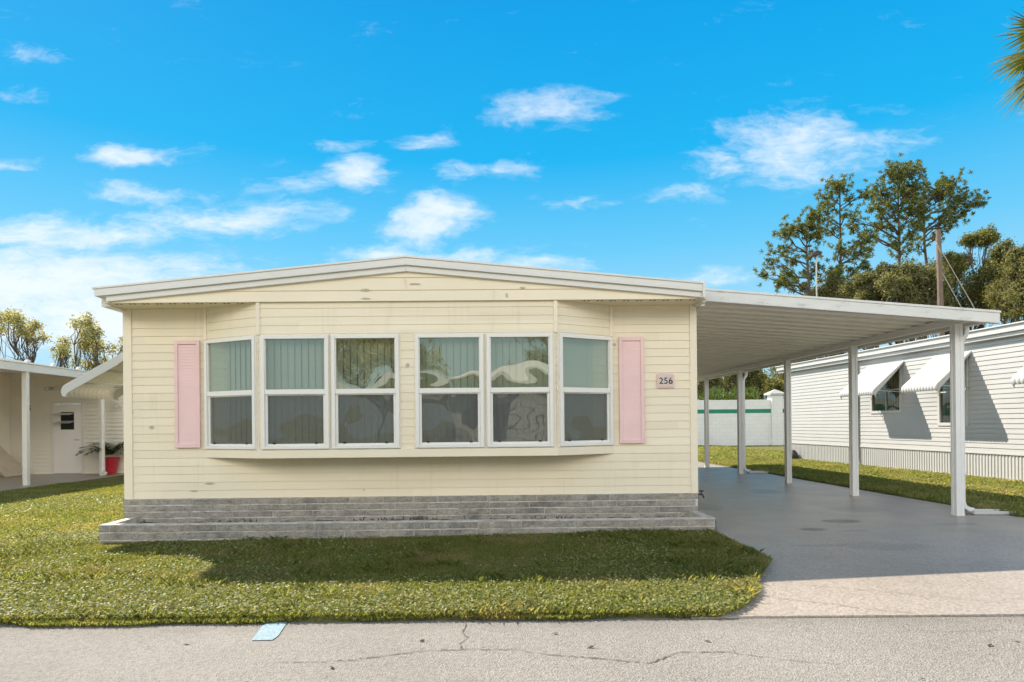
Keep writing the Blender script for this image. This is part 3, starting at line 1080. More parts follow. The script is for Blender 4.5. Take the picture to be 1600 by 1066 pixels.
def gable_row(za, zb, lap):
    n = 40
    xs = [XL + 0.1 + (XR - 0.12 - XL - 0.1) * i / n for i in range(n + 1)]
    for a, b in zip(xs[:-1], xs[1:]):
        ta, tb = min(zb, roof_z(a) - 0.10), min(zb, roof_z(b) - 0.10)
        if ta <= za and tb <= za:
            continue
        ta, tb = max(ta, za), max(tb, za)
        o = lambda z: YG - lap * (1 - (z - za) / (zb - za))
        gb.face([(a, o(za), za), (b, o(za), za), (b, o(tb), tb), (a, o(ta), ta)])
        gb.face([(a, YG, za), (b, YG, za), (b, o(za), za), (a, o(za), za)])


gable_row(2.785, 2.915, 0.016)
gable_row(2.915, 3.065, 0.012)
gable_row(3.065, 3.30, 0.012)
gb.cur = 1
for i, (x, z, wd, ht) in enumerate([(-0.93, 2.985, 0.14, 0.02), (-1.52, 2.92, 0.13, 0.03), (-1.51, 2.812, 0.11, 0.025), (0.16, 2.84, 0.03, 0.07), (0.35, 2.93, 0.07, 0.03)]):
    scuff(gb, x, z, wd, ht, YG - 0.018, 20 + i)
gb.cur = 0
gb.box(-1.045, -1.038, YG - 0.02, YG - 0.004, 2.93, 3.05)
gb.box(-0.0, 0.007, YG - 0.021, YG - 0.004, 2.79, 2.90)
gb.build('gable', [M['gable'], M['siding_mark']], home)
sf = MB()
n = 18
sf.box(XL - 0.005, XR + 0.01, YG + 0.002, YF + 0.03, 2.787, 2.80)
k = XL + 0.1
sf.cur = 1
while k < XR - 0.1:
    if not (BX[1] - 0.25 < k < BX[2] + 0.2):
        for q in range(2):
            sf.box(k + q * 0.05, k + q * 0.05 + 0.022, YG + 0.05, YG + 0.09, 2.7845, 2.7865)
    k += 0.16
sf.build('soffit', [M['soffit'], M['dark']], home)


def rake(mb, x0, x1, drop0, drop1, ya, yb):
    """strip following the roof line, between two drops below it"""
    xs = sorted({x0, x1, XRG} if x0 < XRG < x1 else {x0, x1})
    for a, b in zip(xs[:-1], xs[1:]):
        za, zb = roof_z(a), roof_z(b)
        vs = [(a, ya, za - drop1), (b, ya, zb - drop1), (b, yb, zb - drop1), (a, yb, za - drop1), (a, ya, za - drop0), (b, ya, zb - drop0), (b, yb, zb - drop0), (a, yb, za - drop0)]
        mb.poly(vs, [(0, 3, 2, 1), (4, 5, 6, 7), (0, 1, 5, 4), (1, 2, 6, 5), (2, 3, 7, 6), (3, 0, 4, 7)])


fa = MB()
rake(fa, XE0, XE1, 0.0, 0.022, 7.545, 7.70)
rake(fa, XE0 + 0.02, XE1, 0.022, 0.085, 7.558, 7.70)
rake(fa, XE0 + 0.03, XE1, 0.085, 0.108, 7.550, 7.70)
rake(fa, XE0 + 0.14, XE1, 0.108, 0.176, 7.585, 7.70)
fa.box(XE1 - 0.002, XE1 + 0.03, 7.54, 7.72, roof_z(XE1) - 0.185, roof_z(XE1) + 0.006)
fa.build('fascia', M['fascia'], home, bevel=0.005)
rf = MB()
for xa, xb in ((XE0, XRG), (XRG, XE1)):
    za, zb = roof_z(xa) + 0.003, roof_z(xb) + 0.003
    rf.poly([(xa, 7.55, za), (xb, 7.55, zb), (xb, YB + 0.25, zb), (xa, YB + 0.25, za), (xa, 7.55, za - 0.003), (xb, 7.55, zb - 0.003), (xb, YB + 0.25, zb - 0.03), (xa, YB + 0.25, za - 0.03)],
            [(0, 1, 2, 3), (7, 6, 5, 4), (0, 4, 5, 1), (1, 5, 6, 2), (2, 6, 7, 3), (3, 7, 4, 0)])
rf.build('roof', M['white'], home)
# side eaves along both long walls
for xa, xb in ((XE0 + 0.01, XL + 0.03), (XR - 0.03, XE1 + 0.09)):
    ev = MB()
    ev.box(xa, xb, 7.72, YB + 0.2, 2.76, 2.93)
    ev.build('eave_trim', M['fascia'], home)
bk = MB()
bk.face([(XL, YB, 2.75), (XR, YB, 2.75), (XRG, YB, 3.27)])
bk.build('rear_gable', M['gable'], home)


# stone veneer base
def stone_rows(mb, p0, p1, z0, nrow, rowh, seed, depth=0.05, jut=0.011, back=True):
    r = random.Random(seed)
    p0, p1 = Vector((*p0, 0)), Vector((*p1, 0))
    L = (p1 - p0).length
    d = (p1 - p0) / L
    nrm = Vector((d.y, -d.x, 0))
    mb.cur = 1
    slab(mb, p0, d, nrm, 0.004, L - 0.004, z0, z0 + nrow * rowh - 0.004, -depth, 0.0)
    mb.cur = 0
    for k in range(nrow):
        x = -r.uniform(0, 0.3)
        while x < L:
            ln = r.choice([0.42, 0.5, 0.38, 0.62, 0.3])
            a, b = max(x, 0.0), min(x + ln - 0.014, L)
            if b - a > 0.03:
                m_ = max(1, int((b - a) / 0.055))
                o = r.uniform(0.3, 1.0) * jut
                za, zb = z0 + k * rowh + r.uniform(0.004, 0.010), z0 + (k + 1) * rowh - r.uniform(0.003, 0.009)
                # rough split face
                cols = []
                for q in range(m_ + 1):
                    uu = a + (b - a) * q / m_
                    col = []
                    for (zz, oo, jz) in ((za, 0.0, 0), (za + 0.004, o * 0.95, 1), ((za + zb) / 2, o, 1), (zb - 0.004, o * 0.95, 1), (zb, 0.0, 0)):
                        w_ = p0 + d * uu + nrm * (oo * r.uniform(0.75, 1.15) + 0.002)
                        col.append((w_.x, w_.y, zz + jz * r.uniform(-0.003, 0.003)))
                    cols.append(col)
                mb.loft(cols, closed=False)
            x += ln


st = MB()
stone_rows(st, (XL - 0.008, YF - 0.025), (XR + 0.01, YF - 0.025), 0.015, 5, 0.08, 4)
stone_rows(st, (XR + 0.01, YF - 0.025), (XR + 0.01, YB), 0.015, 5, 0.08, 5)
stone_rows(st, (XL - 0.008, YB), (XL - 0.008, YF - 0.025), 0.015, 5, 0.08, 6)
st.build('stone_skirting', [M['stone'], M['mortar']], home)
# hose tap at the right corner
tp = MB()
tp.tube([(XR + 0.03, YF + 0.05, 0.39), (XR + 0.085, YF + 0.03, 0.39), (XR + 0.10, YF + 0.03, 0.35)], 0.013)
tp.tube([(XR + 0.07, YF + 0.03, 0.40), (XR + 0.07, YF + 0.03, 0.43)], 0.010)
tp.tube([(XR + 0.045, YF + 0.03, 0.435), (XR + 0.095, YF + 0.03, 0.435)], 0.011)
tp.build('hose_tap', M['rock'], home)


# side awning at the left wall: ribbed metal sheet rolled under at its lower edge
def awning(parent, profile, y0, y1, rib, mat, local=False, thick=0.008, flip=1):
    """profile: list of (out, z) from the wall down to the lip; ribs run down the slope; y is along the wall; out goes to -x"""
    mb = MB()
    n = int((y1 - y0) / rib) * 4
    rows = []
    for q in range(n + 1):
        y = y0 + (y1 - y0) * q / n
        bump = (0.0, 0.005, 0.005, 0.0)[q % 4]
        row = []
        for i, (o, z) in enumerate(profile):
            a = profile[max(i - 1, 0)]
            b = profile[min(i + 1, len(profile) - 1)]
            dx, dz = b[0] - a[0], b[1] - a[1]
            l = math.hypot(dx, dz)
            row.append((-(o - dz / l * bump) * flip, y, z + dx / l * bump))
        rows.append(row)
    mb.loft(rows, closed=False)
    o = mb.build('awning', mat, parent, local=local)
    sm = o.modifiers.new('thickness', 'SOLIDIFY')
    sm.thickness = thick
    return o


def awn_profile(top, low, out, n=9, rr=0.10):
    """straight slope then a quarter roll"""
    pts = [(0.0, top)]
    ang = math.atan2(top - low, out)
    # slope end
    for k in range(1, 5):
        pts.append((out * k / 4, top - (top - low) * k / 4))
    cx, cz = out - rr * math.sin(ang), low - rr * math.cos(ang)
    for k in range(1, n + 1):
        a = (math.pi / 2 - ang) - (math.pi / 2 - ang + R(35)) * k / n
        pts.append((cx + rr * math.cos(a), cz + rr * math.sin(a)))
    return pts


def awning_side(parent, profile, y, mat, local=False, thick=0.012, x_off=0.0, band=0.16):
    """end panel that closes the awning's flank along its slope"""
    mb = MB()
    n = len(profile)
    top = [(x_off - o, y, z + 0.002) for o, z in profile]
    top2 = [(x_off - o, y + thick, z + 0.002) for o, z in profile]
    low = []
    for i, (o, z) in enumerate(profile):
        q = i / (n - 1)
        low.append((x_off - max(0.0, o - 0.055 * min(1, o / 0.2)), z - band * (1 - max(0, q - 0.45) * 1.5)))
    lo1 = [(a, y, b) for a, b in low]
    lo2 = [(a, y + thick, b) for a, b in low]
    mb.loft([top, top2, lo2, lo1], closed=False, cap=False)
    mb.loft([lo1, top], closed=False, cap=False)
    return mb.build('side_panel', mat, parent, local=local)


ap = awn_profile(2.30, 1.86, 0.80, rr=0.10)
prof = [(-XL + o, z) for o, z in ap]
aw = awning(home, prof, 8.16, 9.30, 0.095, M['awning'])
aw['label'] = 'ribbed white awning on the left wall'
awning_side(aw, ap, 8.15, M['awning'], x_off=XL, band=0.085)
awning_side(aw, ap, 9.30, M['awning'], x_off=XL, band=0.085)
for y in (8.30, 9.16):
    ar = MB()
    ar.tube([(XL - 0.01, y, 1.86), (XL - 0.78, y, 1.885)], 0.010)
    ar.build('support_arm', M['awning'], aw)
for x_, z_ in ((XL - 0.77, 1.8875), (XL - 0.43, 2.055)):
    ar = MB()
    ar.box(x_ - 0.01, x_ + 0.01, 8.2, 9.25, z_ - 0.0125, z_ + 0.0125)
    ar.build('crossbar', M['awning'], aw)

# ------------------------------------------------------------------ planter before the home
pl = empty('stone_planter', (-1.07, 7.7, 0), 'low grey stone planter running along the foot of the cream home', 'planter')
PX0, PX1, PY = -4.535, 2.545, 7.385
ps = MB()
z0p = -0.065
stone_rows(ps, (PX0, PY), (PX1, PY), z0p, 3, 0.0845, 11, depth=0.10, jut=0.013)
stone_rows(ps, (PX0, YF - 0.03), (PX0, PY), z0p, 3, 0.0845, 12, depth=0.10, jut=0.013)
stone_rows(ps, (PX1, PY), (PX1, YF - 0.03), z0p, 3, 0.0845, 13, depth=0.10, jut=0.013)
ps.build('stone_wall', [M['stone'], M['mortar']], pl)
cp = MB()
cp.box(PX0 - 0.004, PX1 + 0.004, PY - 0.006, PY + 0.10, 0.186, 0.196)
cp.box(PX0 - 0.004, PX0 + 0.10, PY + 0.10, YF - 0.04, 0.186, 0.1955)
cp.box(PX1 - 0.10, PX1 + 0.004, PY + 0.10, YF - 0.04, 0.186, 0.1955)
cp.build('coping', M['mortar'], pl)
so_ = MB()
r3 = random.Random(8)
nx, ny = 90, 7
gr = [[(PX0 + 0.1 + (PX1 - PX0 - 0.2) * i / nx, PY + 0.1 + (YF - 0.04 - PY - 0.1) * j / ny, 0.085 + r3.uniform(-0.015, 0.015) + 0.03 * (j / ny)) for i in range(nx + 1)] for j in range(ny + 1)]
so_.loft(gr, closed=False)
so_.build('soil', M['soil'], pl)
wd = MB()
for k in range(150):
    cx = r3.choice([r3.uniform(PX0 + 0.2, PX1 - 0.15), r3.gauss(-3.2, 0.2), r3.gauss(-1.55, 0.25), r3.gauss(-0.9, 0.1), r3.gauss(0.6, 0.2)])
    cy = r3.uniform(PY + 0.14, YF - 0.1)
    a = r3.uniform(0, 6.28)
    l = r3.uniform(0.03, 0.10)
    wd.tube([(cx, cy, 0.10), (cx + math.cos(a) * l * 0.5, cy + math.sin(a) * l * 0.3, 0.10 + l * 0.9), (cx + math.cos(a) * l, cy + math.sin(a) * l * 0.5, 0.10 + l * r3.uniform(0.4, 0.9))], [0.006, 0.008, 0.003], 4)
tag(wd.build('dead_weed', M['dry'], pl), kind='stuff')

# ------------------------------------------------------------------ house number
nb = empty('number_plaque', (2.167, YF - 0.03, 1.835), 'small pink bordered plaque reading 256 on the cream siding', 'sign')
X0, X1, Z0, Z1 = 2.062, 2.272, 1.745, 1.915
q = MB()
outl = [(X0, Z0), (X1, Z0), (X1, Z1)]
for k in range(1, 24):
    f = k / 24
    outl.append((X1 + (X0 - X1) * f, Z1 + 0.018 * math.sin(math.pi * f) ** 0.7 + 0.006 * abs(math.sin(3 * math.pi * f))))
outl.append((X0, Z1))
q.prism([(a, b) for a, b in outl], YF - 0.034, YF - 0.014, axis='y')
q.build('plaque', M['pink'], nb, bevel=0.003)
q = MB()
ins = [(X0 + (a - X0) * 0.86 + 0.0147, Z0 + (b - Z0) * 0.84 + 0.0136) for a, b in outl]
q.prism(ins, YF - 0.0375, YF - 0.033, axis='y')
q.build('panel', M['plaque'], nb)


def text(body, size, loc, mat, parent, name, offset, ext=0.001):
    c = bpy.data.curves.new(name, 'FONT')
    c.body = body
    c.size = size
    c.align_x = 'CENTER'
    c.align_y = 'CENTER'
    c.extrude = ext
    c.offset = offset
    c.space_character = 1.06
    c.materials.append(mat)
    tmp = bpy.data.objects.new(name, c)
    COL.objects.link(tmp)
    bpy.context.view_layer.update()
    me = bpy.data.meshes.new_from_object(tmp.evaluated_get(bpy.context.evaluated_depsgraph_get()))
    bpy.data.objects.remove(tmp)
    if not me.materials:
        me.materials.append(mat)
    o = bpy.data.objects.new(name, me)
    COL.objects.link(o)
    o.parent = parent
    o.location = Vector(loc) - OFF[parent.name]
    o.rotation_euler = (R(90), 0, 0)
    return o


text('256', 0.112, (2.167, YF - 0.0385, 1.830), M['vinyl'], nb, 'number_outline', 0.0048)
text('256', 0.112, (2.167, YF - 0.0410, 1.830), M['black'], nb, 'number', 0.0014)

# ------------------------------------------------------------------ carport
cpt = empty('carport', (4.4, 8.3, 0), 'white metal carport on five posts attached to the right of the cream home', 'carport')
CX0, CX1, CY0, CY1 = 2.50, 6.28, 7.85, 19.6


def pan_z(x):
    return 2.905 + (2.635 - 2.905) * (x - CX0) / (CX1 - CX0)


pm = MB()
rows = []
y = CY0 + 0.06
prof = []
while y < CY1:
    for (dy, dz) in ((0.0, 0.0), (0.235, 0.0), (0.252, -0.026), (0.284, -0.026), (0.298, 0.0)):
        prof.append((y + dy, dz))
    y += 0.305
nx = 8
for i in range(nx + 1):
    x = CX0 + 0.03 + (CX1 - CX0 - 0.05) * i / nx
    rows.append([(x, yy, pan_z(x) + dz) for yy, dz in prof])
pm.loft(rows, closed=False)
po = pm.build('roof_pan', M['ceiling'], cpt)
sm = po.modifiers.new('thickness', 'SOLIDIFY')
sm.thickness = 0.012
sm.offset = 1


def sloped_box(mb, x0, x1, y0, y1, zlo, zhi):
    vs = [(x0, y0, zlo(x0)), (x1, y0, zlo(x1)), (x1, y1, zlo(x1)), (x0, y1, zlo(x0)), (x0, y0, zhi(x0)), (x1, y0, zhi(x1)), (x1, y1, zhi(x1)), (x0, y1, zhi(x0))]
    mb.poly(vs, [(0, 3, 2, 1), (4, 5, 6, 7), (0, 1, 5, 4), (1, 2, 6, 5), (2, 3, 7, 6), (3, 0, 4, 7)])


top_z = lambda x: 2.968 + (2.655 - 2.968) * (x - CX0) / (CX1 - CX0)
ff = MB()
sloped_box(ff, CX0, CX1, CY0, CY0 + 0.05, lambda x: top_z(x) - 0.150, lambda x: top_z(x) - 0.030)
sloped_box(ff, CX0 - 0.004, CX1 + 0.008, CY0 - 0.010, CY0 + 0.09, lambda x: top_z(x) - 0.029, top_z)
sloped_box(ff, CX0, CX1, CY0 - 0.006, CY0 + 0.07, lambda x: top_z(x) - 0.158, lambda x: top_z(x) - 0.1505)
ff.build('front_fascia', M['white_grimy'], cpt, bevel=0.004)
gt = MB()
gt.box(CX1 - 0.09, CX1, CY0 + 0.06, CY1, 2.53, 2.65)
gt.build('gutter', M['white_grimy'], cpt, bevel=0.008)
rbk = MB()
sloped_box(rbk, CX0, CX1, CY1 - 0.03, CY1, lambda x: top_z(x) - 0.14, top_z)
rbk.build('rear_fascia', M['white'], cpt)
bm_ = MB()
PXP = 6.04
bm_.box(PXP - 0.045, PXP + 0.045, CY0 + 0.07, CY1 - 0.04, 2.55, 2.62)
bm_.box(PXP - 0.07, PXP + 0.07, CY0 + 0.07, CY1 - 0.04, 2.62, 2.636)
bm_.build('beam', M['white'], cpt, bevel=0.004)
hg = MB()
hg.box(2.58, 2.63, CY0 + 0.06, CY1 - 0.04, 2.75, 2.885)
hg.build('wall_hanger', M['white'], cpt)
POSTS = [8.27, 10.62, 12.95, 15.40, 17.75]
for yy in POSTS:
    p = MB()
    gz0 = g(PXP) - 0.022
    hw = 0.05
    # extruded post with a shallow flute on each face
    prof = [(-hw, -hw), (-0.018, -hw), (-0.014, -hw + 0.007), (0.014, -hw + 0.007), (0.018, -hw), (hw, -hw), (hw, -0.018), (hw - 0.007, -0.014), (hw - 0.007, 0.014), (hw, 0.018), (hw, hw),
            (0.018, hw), (0.014, hw - 0.007), (-0.014, hw - 0.007), (-0.018, hw), (-hw, hw), (-hw, 0.018), (-hw + 0.007, 0.014), (-hw + 0.007, -0.014), (-hw, -0.018)]
    p.prism([(PXP + a, yy + b) for a, b in prof], gz0, 2.55, axis='z')
    p.box(PXP - 0.054, PXP + 0.054, yy - 0.054, yy + 0.054, gz0, gz0 + 0.03)
    p.build('post', M['white'], cpt)


def rect_pipe(mb, pts, a, b):
    """rectangular downpipe through points in the x-z plane at depth y"""
    rings = []
    for i, p in enumerate(pts):
        p = Vector(p)
        q0, q1 = Vector(pts[max(i - 1, 0)]), Vector(pts[min(i + 1, len(pts) - 1)])
        d = (q1 - q0).normalized()
        s_ = Vector((0, 1, 0))
        n_ = d.cross(s_).normalized()
        rings.append([p + n_ * a + s_ * b, p - n_ * a + s_ * b, p - n_ * a - s_ * b, p + n_ * a - s_ * b])
    mb.loft(rings)


for i, yy in enumerate((POSTS[0] + 0.10, POSTS[3] + 0.10)):
    gz0 = g(PXP) - 0.022
    p = MB()
    xd = PXP + 0.125
    rect_pipe(p, [(CX1 - 0.045, yy, 2.55), (CX1 - 0.045, yy, 2.47), (CX1 - 0.06, yy, 2.42), (xd + 0.025, yy, 2.38), (xd, yy, 2.33), (xd, yy, 0.26 + gz0), (xd, yy, 0.17 + gz0), (xd + 0.025, yy, 0.10 + gz0), (xd + 0.09, yy, 0.065 + gz0), (xd + 0.14, yy, 0.06 + gz0)], 0.027, 0.040)
    dp = p.build('downpipe', M['white'], cpt, bevel=0.004)
    for zz in (0.6, 1.7):
        b = MB()
        b.box(xd - 0.034, xd + 0.034, yy - 0.046, yy + 0.046, zz, zz + 0.025)
        b.build('strap', M['white'], dp)
    # splash block: shallow open trough that widens outwards
    bl = empty('splash_block', (xd + 0.12, yy, gz0), ['white splash block below the downpipe of the nearest carport post', 'white splash block below the downpipe of a carport post further back'][i], 'splash block', 'splash blocks beside the carport posts')
    t_ = MB()
    zz = gz0 + 0.004
    rings = []
    L = 0.62
    for k in range(5):
        f = k / 4
        x = xd + 0.10 + L * f
        hw = 0.085 + 0.055 * f
        h = 0.055 - 0.022 * f
        zt = max(zz, g(x) - 0.02 + 0.004)
        rings.append([(x, yy - hw, zt), (x, yy - hw, zt + h), (x, yy - hw + 0.016, zt + h), (x, yy - hw + 0.028, zt + 0.016), (x, yy + hw - 0.028, zt + 0.016), (x, yy + hw - 0.016, zt + h), (x, yy + hw, zt + h), (x, yy + hw, zt)])
    t_.loft(rings)
    t_.build('trough', M['awning'], bl)

# ------------------------------------------------------------------ right neighbour: its own frame, x along the wall going away, y to its outside (towards the carport)
RH0 = Vector((10.62, 7.2, 0.0))
RH1 = Vector((10.02, 21.4, 0.0))
RHL = (RH1 - RH0).length
rang = math.atan2(RH1.y - RH0.y, RH1.x - RH0.x)
rh_ = empty('neighbour_home', (RH0.x, RH0.y, 0), 'long pale mobile home with white window awnings right of the carport', 'house', rz=rang)


def rl(depth):
    """distance along the wall for a world depth"""
    return (depth - RH0.y) / math.sin(rang)


gR = 0.075
w1 = (rl(15.80), rl(17.0), 1.50, 2.70)
w2 = (rl(13.72), rl(14.60), 1.18, 2.70)
w3 = (rl(10.75), rl(11.65), 1.18, 2.70)
wb = MB()
zsk = 0.62
# in local space the wall runs along +x and faces +y (its left), so the path is walked backwards
holes = [(RHL - b + 0.03, RHL - a - 0.03, c + 0.03, e - 0.03) for a, b, c, e in (w1, w2, w3)]
siding(wb, (RHL, 0), (0, 0), zsk, 2.96, 0.1016, 0.012, holes)
siding(wb, (RHL, -7.2), (RHL, 0), zsk, 2.96, 0.1016, 0.012)
siding(wb, (0, 0), (0, -7.2), zsk, 2.96, 0.1016, 0.012)
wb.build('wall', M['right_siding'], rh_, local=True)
tr = MB()
tr.box(RHL - 0.07, RHL + 0.02, -0.06, 0.024, zsk, 2.95)
tr.build('corner_trim', M['awning'], rh_, local=True, bevel=0.004)
skm = MB()
u0 = 0.0
ring = []
k = 0
while u0 < RHL:
    for (dy_, o_) in ((0.0, 0.0), (0.030, 0.0), (0.040, 0.014), (0.070, 0.014)):
        ring.append((min(u0 + dy_, RHL), o_))
    u0 += 0.080
skm.loft([[(a, b - 0.012, z) for a, b in ring] for z in (gR - 0.03, zsk - 0.02)], closed=False)
skm.box(0, RHL + 0.02, -0.02, 0.022, zsk - 0.024, zsk + 0.004)
skm.box(0, RHL + 0.01, -0.03, 0.014, gR - 0.03, gR + 0.03)
skm.box(RHL - 0.01, RHL + 0.008, -7.2, -0.021, gR - 0.03, zsk)
skm.build('skirting', M['awning'], rh_, local=True)
fm = MB()
fm.box(-0.3, RHL + 0.35, -0.02, 0.12, 2.955, 3.04)
fm.box(-0.3, RHL + 0.38, -0.02, 0.17, 3.04, 3.075)
fm.box(-0.3, RHL + 0.40, -0.02, 0.15, 3.075, 3.17)
fm.box(-0.3, RHL + 0.42, -0.05, 0.185, 3.17, 3.20)
fm.build('fascia', M['awning'], rh_, local=True, bevel=0.008)
rr_ = MB()
rr_.poly([(-0.3, 0.17, 3.203), (RHL + 0.42, 0.17, 3.203), (RHL + 0.42, -3.6, 3.55), (-0.3, -3.6, 3.55), (RHL + 0.42, -7.4, 3.203), (-0.3, -7.4, 3.203)], [(0, 1, 2, 3), (3, 2, 4, 5)])
rr_.poly([(RHL + 0.34, 0.0, 2.96), (RHL + 0.34, 0.0, 3.19), (RHL + 0.34, -3.6, 3.54), (RHL + 0.34, -7.2, 3.19), (RHL + 0.34, -7.2, 2.96)], [(0, 1, 2, 3, 4)])
rr_.poly([(-0.28, 0.0, 2.96), (-0.28, 0.0, 3.19), (-0.28, -3.6, 3.54), (-0.28, -7.2, 3.19), (-0.28, -7.2, 2.96)], [(4, 3, 2, 1, 0)])
rr_.build('roof', M['white'], rh_, local=True)
for i, (a, b, c, e) in enumerate((w1, w2, w3)):
    f = MB()
    for (p, q, s_, t_) in ((a, a + 0.07, c, e), (b - 0.07, b, c, e), (a + 0.07, b - 0.07, e - 0.07, e), (a + 0.07, b - 0.07, c, c + 0.07)):
        f.box(p, q, -0.05, 0.03, s_, t_)
    f.box((a + b) / 2 - 0.012, (a + b) / 2 + 0.012, -0.03, 0.012, c + 0.07, e - 0.07)
    f.box(a + 0.07, b - 0.07, -0.03, 0.013, (c + e) / 2 - 0.015, (c + e) / 2 + 0.015)
    wn_ = f.build('window', M['awning'], rh_, local=True, bevel=0.004)
    q = MB()
    q.face([(a + 0.07, -0.012, c + 0.07), (a + 0.07, -0.012, e - 0.07), (b - 0.07, -0.012, e - 0.07), (b - 0.07, -0.012, c + 0.07)])
    q.build('pane', M['glass_dark'], wn_, local=True)
    q = MB()
    n_ = 12
    for k in range(n_):
        s_ = a + 0.07 + (b - a - 0.14) * k / n_
        q.face([(s_ + 0.004, -0.10, c + 0.07), (s_ + 0.004, -0.10, e - 0.07), (s_ + (b - a - 0.14) / n_ - 0.004, -0.115, e - 0.07), (s_ + (b - a - 0.14) / n_ - 0.004, -0.115, c + 0.07)])
    q.build('blind', M['rock'], wn_, local=True)
    # awning: local y is outwards
    pr = awn_profile(2.78, 2.10, 0.76, rr=0.11)
    mb = MB()
    y0, y1 = a - 0.10, b + 0.10
    nn = int((y1 - y0) / 0.085) * 4
    rows = []
    for q_ in range(nn + 1):
        yy = y0 + (y1 - y0) * q_ / nn
        bump = (0.0, 0.012, 0.012, 0.0)[q_ % 4]
        row = []
        for j, (o, z) in enumerate(pr):
            A_, B_ = pr[max(j - 1, 0)], pr[min(j + 1, len(pr) - 1)]
            dx, dz = B_[0] - A_[0], B_[1] - A_[1]
            l = math.hypot(dx, dz)
            row.append((yy, o - dz / l * bump + 0.01, z + dx / l * bump))
        rows.append(row)
    mb.loft(rows, closed=False)
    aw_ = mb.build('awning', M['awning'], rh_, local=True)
    aw_['label'] = ['farthest of the three window awnings', 'middle of the three window awnings', 'window awning cut by the right edge'][i]
    s2 = aw_.modifiers.new('thickness', 'SOLIDIFY')
    s2.thickness = 0.008
    # flanks
    for ye in (y0, y1):
        mb = MB()
        top = [(ye, o + 0.012, z) for o, z in pr]
        low = []
        for j, (o, z) in enumerate(pr):
            f_ = j / (len(pr) - 1)
            low.append((ye, 0.012 + o * 0.93, z - 0.03 - 0.10 * math.sin(math.pi * min(1, f_ * 0.9))))
        mb.loft([top, low], closed=False, cap=False)
        sd_ = mb.build('side_panel', M['awning'], aw_, local=True)
        s3 = sd_.modifiers.new('thickness', 'SOLIDIFY')
        s3.thickness = 0.006
    for ye in (y0 + 0.04, y1 - 0.04):
        mb = MB()
        mb.tube([(ye, 0.01, 2.02), (ye, 0.72, 2.06)], 0.009)
        mb.build('support_arm', M['awning'], aw_, local=True)
dpm = MB()
ud = rl(17.55)
dpm.tube([(ud, 0.08, 2.97), (ud, 0.05, 2.85), (ud, 0.045, 0.45), (ud, 0.05, 0.25), (ud, 0.16, 0.16)], 0.038, 10)
dpm.build('downpipe', M['awning'], rh_, local=True, smooth=True)
ub = MB()
ub.box(RHL + 0.01, RHL + 0.14, -0.45, -0.12, 0.30, 0.72)
ub.box(RHL + 0.14, RHL + 0.16, -0.43, -0.14, 0.33, 0.69)
ub.build('utility_box', M['awning'], rh_, local=True, bevel=0.01)
# dark stone at the foot of its wall
p = Vector((RH0.x, RH0.y, 0)) + (RH1 - RH0).normalized() * rl(20.75) + Vector((-0.16, 0, 0))
bmr = bmesh.new()
bmesh.ops.create_icosphere(bmr, subdivisions=3, radius=1.0)
rs = random.Random(5)
for v in bmr.verts:
    k = 1 + 0.18 * math.sin(v.co.x * 4 + 1) * math.cos(v.co.y * 3) + rs.uniform(-0.04, 0.04)
    v.co = Vector((v.co.x * 0.15, v.co.y * 0.2, v.co.z * 0.19)) * k
me = bpy.data.meshes.new('stone')
bmr.to_mesh(me)
bmr.free()
me.materials.append(M['rock'])
stn = bpy.data.objects.new('stone', me)
COL.objects.link(stn)
stn.location = (p.x, p.y, g(p.x) + 0.10)
tag(stn, 'small dark stone at the foot of the pale neighbouring home', 'stone')

# ------------------------------------------------------------------ boundary wall
bw = empty('boundary_wall', (8, 34, 0), 'white block wall with a green stripe beyond the carport', 'wall')
WB = MB()
WY0, WY1 = 33.6, 33.9
WB.box(-30, 14.93, WY0, WY1, -0.1, 2.50)
WB.build('block_panel', M['block'], bw)
WS = MB()
WS.box(-30, 14.93, WY0 - 0.006, WY0 + 0.01, 1.79, 2.00)
WS.build('stripe', M['green_stripe'], bw)
WP = MB()
WP.box(14.93, 15.49, 33.46, 34.04, -0.1, 2.74)
WP.build('pillar', M['block'], bw)
WC = MB()
WC.box(14.80, 15.62, 33.34, 34.16, 2.74, 2.82)
WC.poly([(14.80, 33.34, 2.821), (15.62, 33.34, 2.821), (15.62, 34.16, 2.821), (14.80, 34.16, 2.821), (15.21, 33.75, 3.05)], [(0, 1, 4), (1, 2, 4), (2, 3, 4), (3, 0, 4)])
WC.build('pillar_cap', M['awning'], bw)
WB2 = MB()
WB2.box(15.49, 45, WY0, WY1, -0.1, 2.50)
WB2.build('block_panel', M['block'], bw)
WS2 = MB()
WS2.box(15.49, 45, WY0 - 0.006, WY0 + 0.01, 1.79, 2.00)
WS2.build('stripe', M['green_stripe'], bw)

# ------------------------------------------------------------------ left neighbour: porch with a door wall at its back
lh_ = empty('neighbour_house', (-14, 18, 0), 'ivory neighbouring house with a covered porch and door at far left', 'house')
LZ = -0.02
LW = 19.0                                               # wall with the door
lw = MB()
siding(lw, (-14.1, LW), (-5.2, LW), LZ, 2.95, 0.115, 0.032, [(14.1 - 12.84, 14.1 - 12.0, LZ - 0.1, LZ + 2.07)])
siding(lw, (-14.1, 11.5), (-14.1, LW), LZ, 2.95, 0.115, 0.032)
siding(lw, (-5.2, LW), (-5.2, 26), LZ, 2.95, 0.115, 0.032)
siding(lw, (-24, 11.5), (-14.1, 11.5), LZ, 2.95, 0.115, 0.032)
lw.build('wall', M['left_siding'], lh_)
df = MB()
for (a, b, c, e) in ((-12.90, -12.83, LZ, LZ + 2.13), (-12.01, -11.94, LZ, LZ + 2.13), (-12.83, -12.01, LZ + 2.06, LZ + 2.13)):
    df.box(a, b, LW - 0.035, LW + 0.05, c, e)
df.build('door_frame', M['left_trim'], lh_, bevel=0.004)
dd = MB()
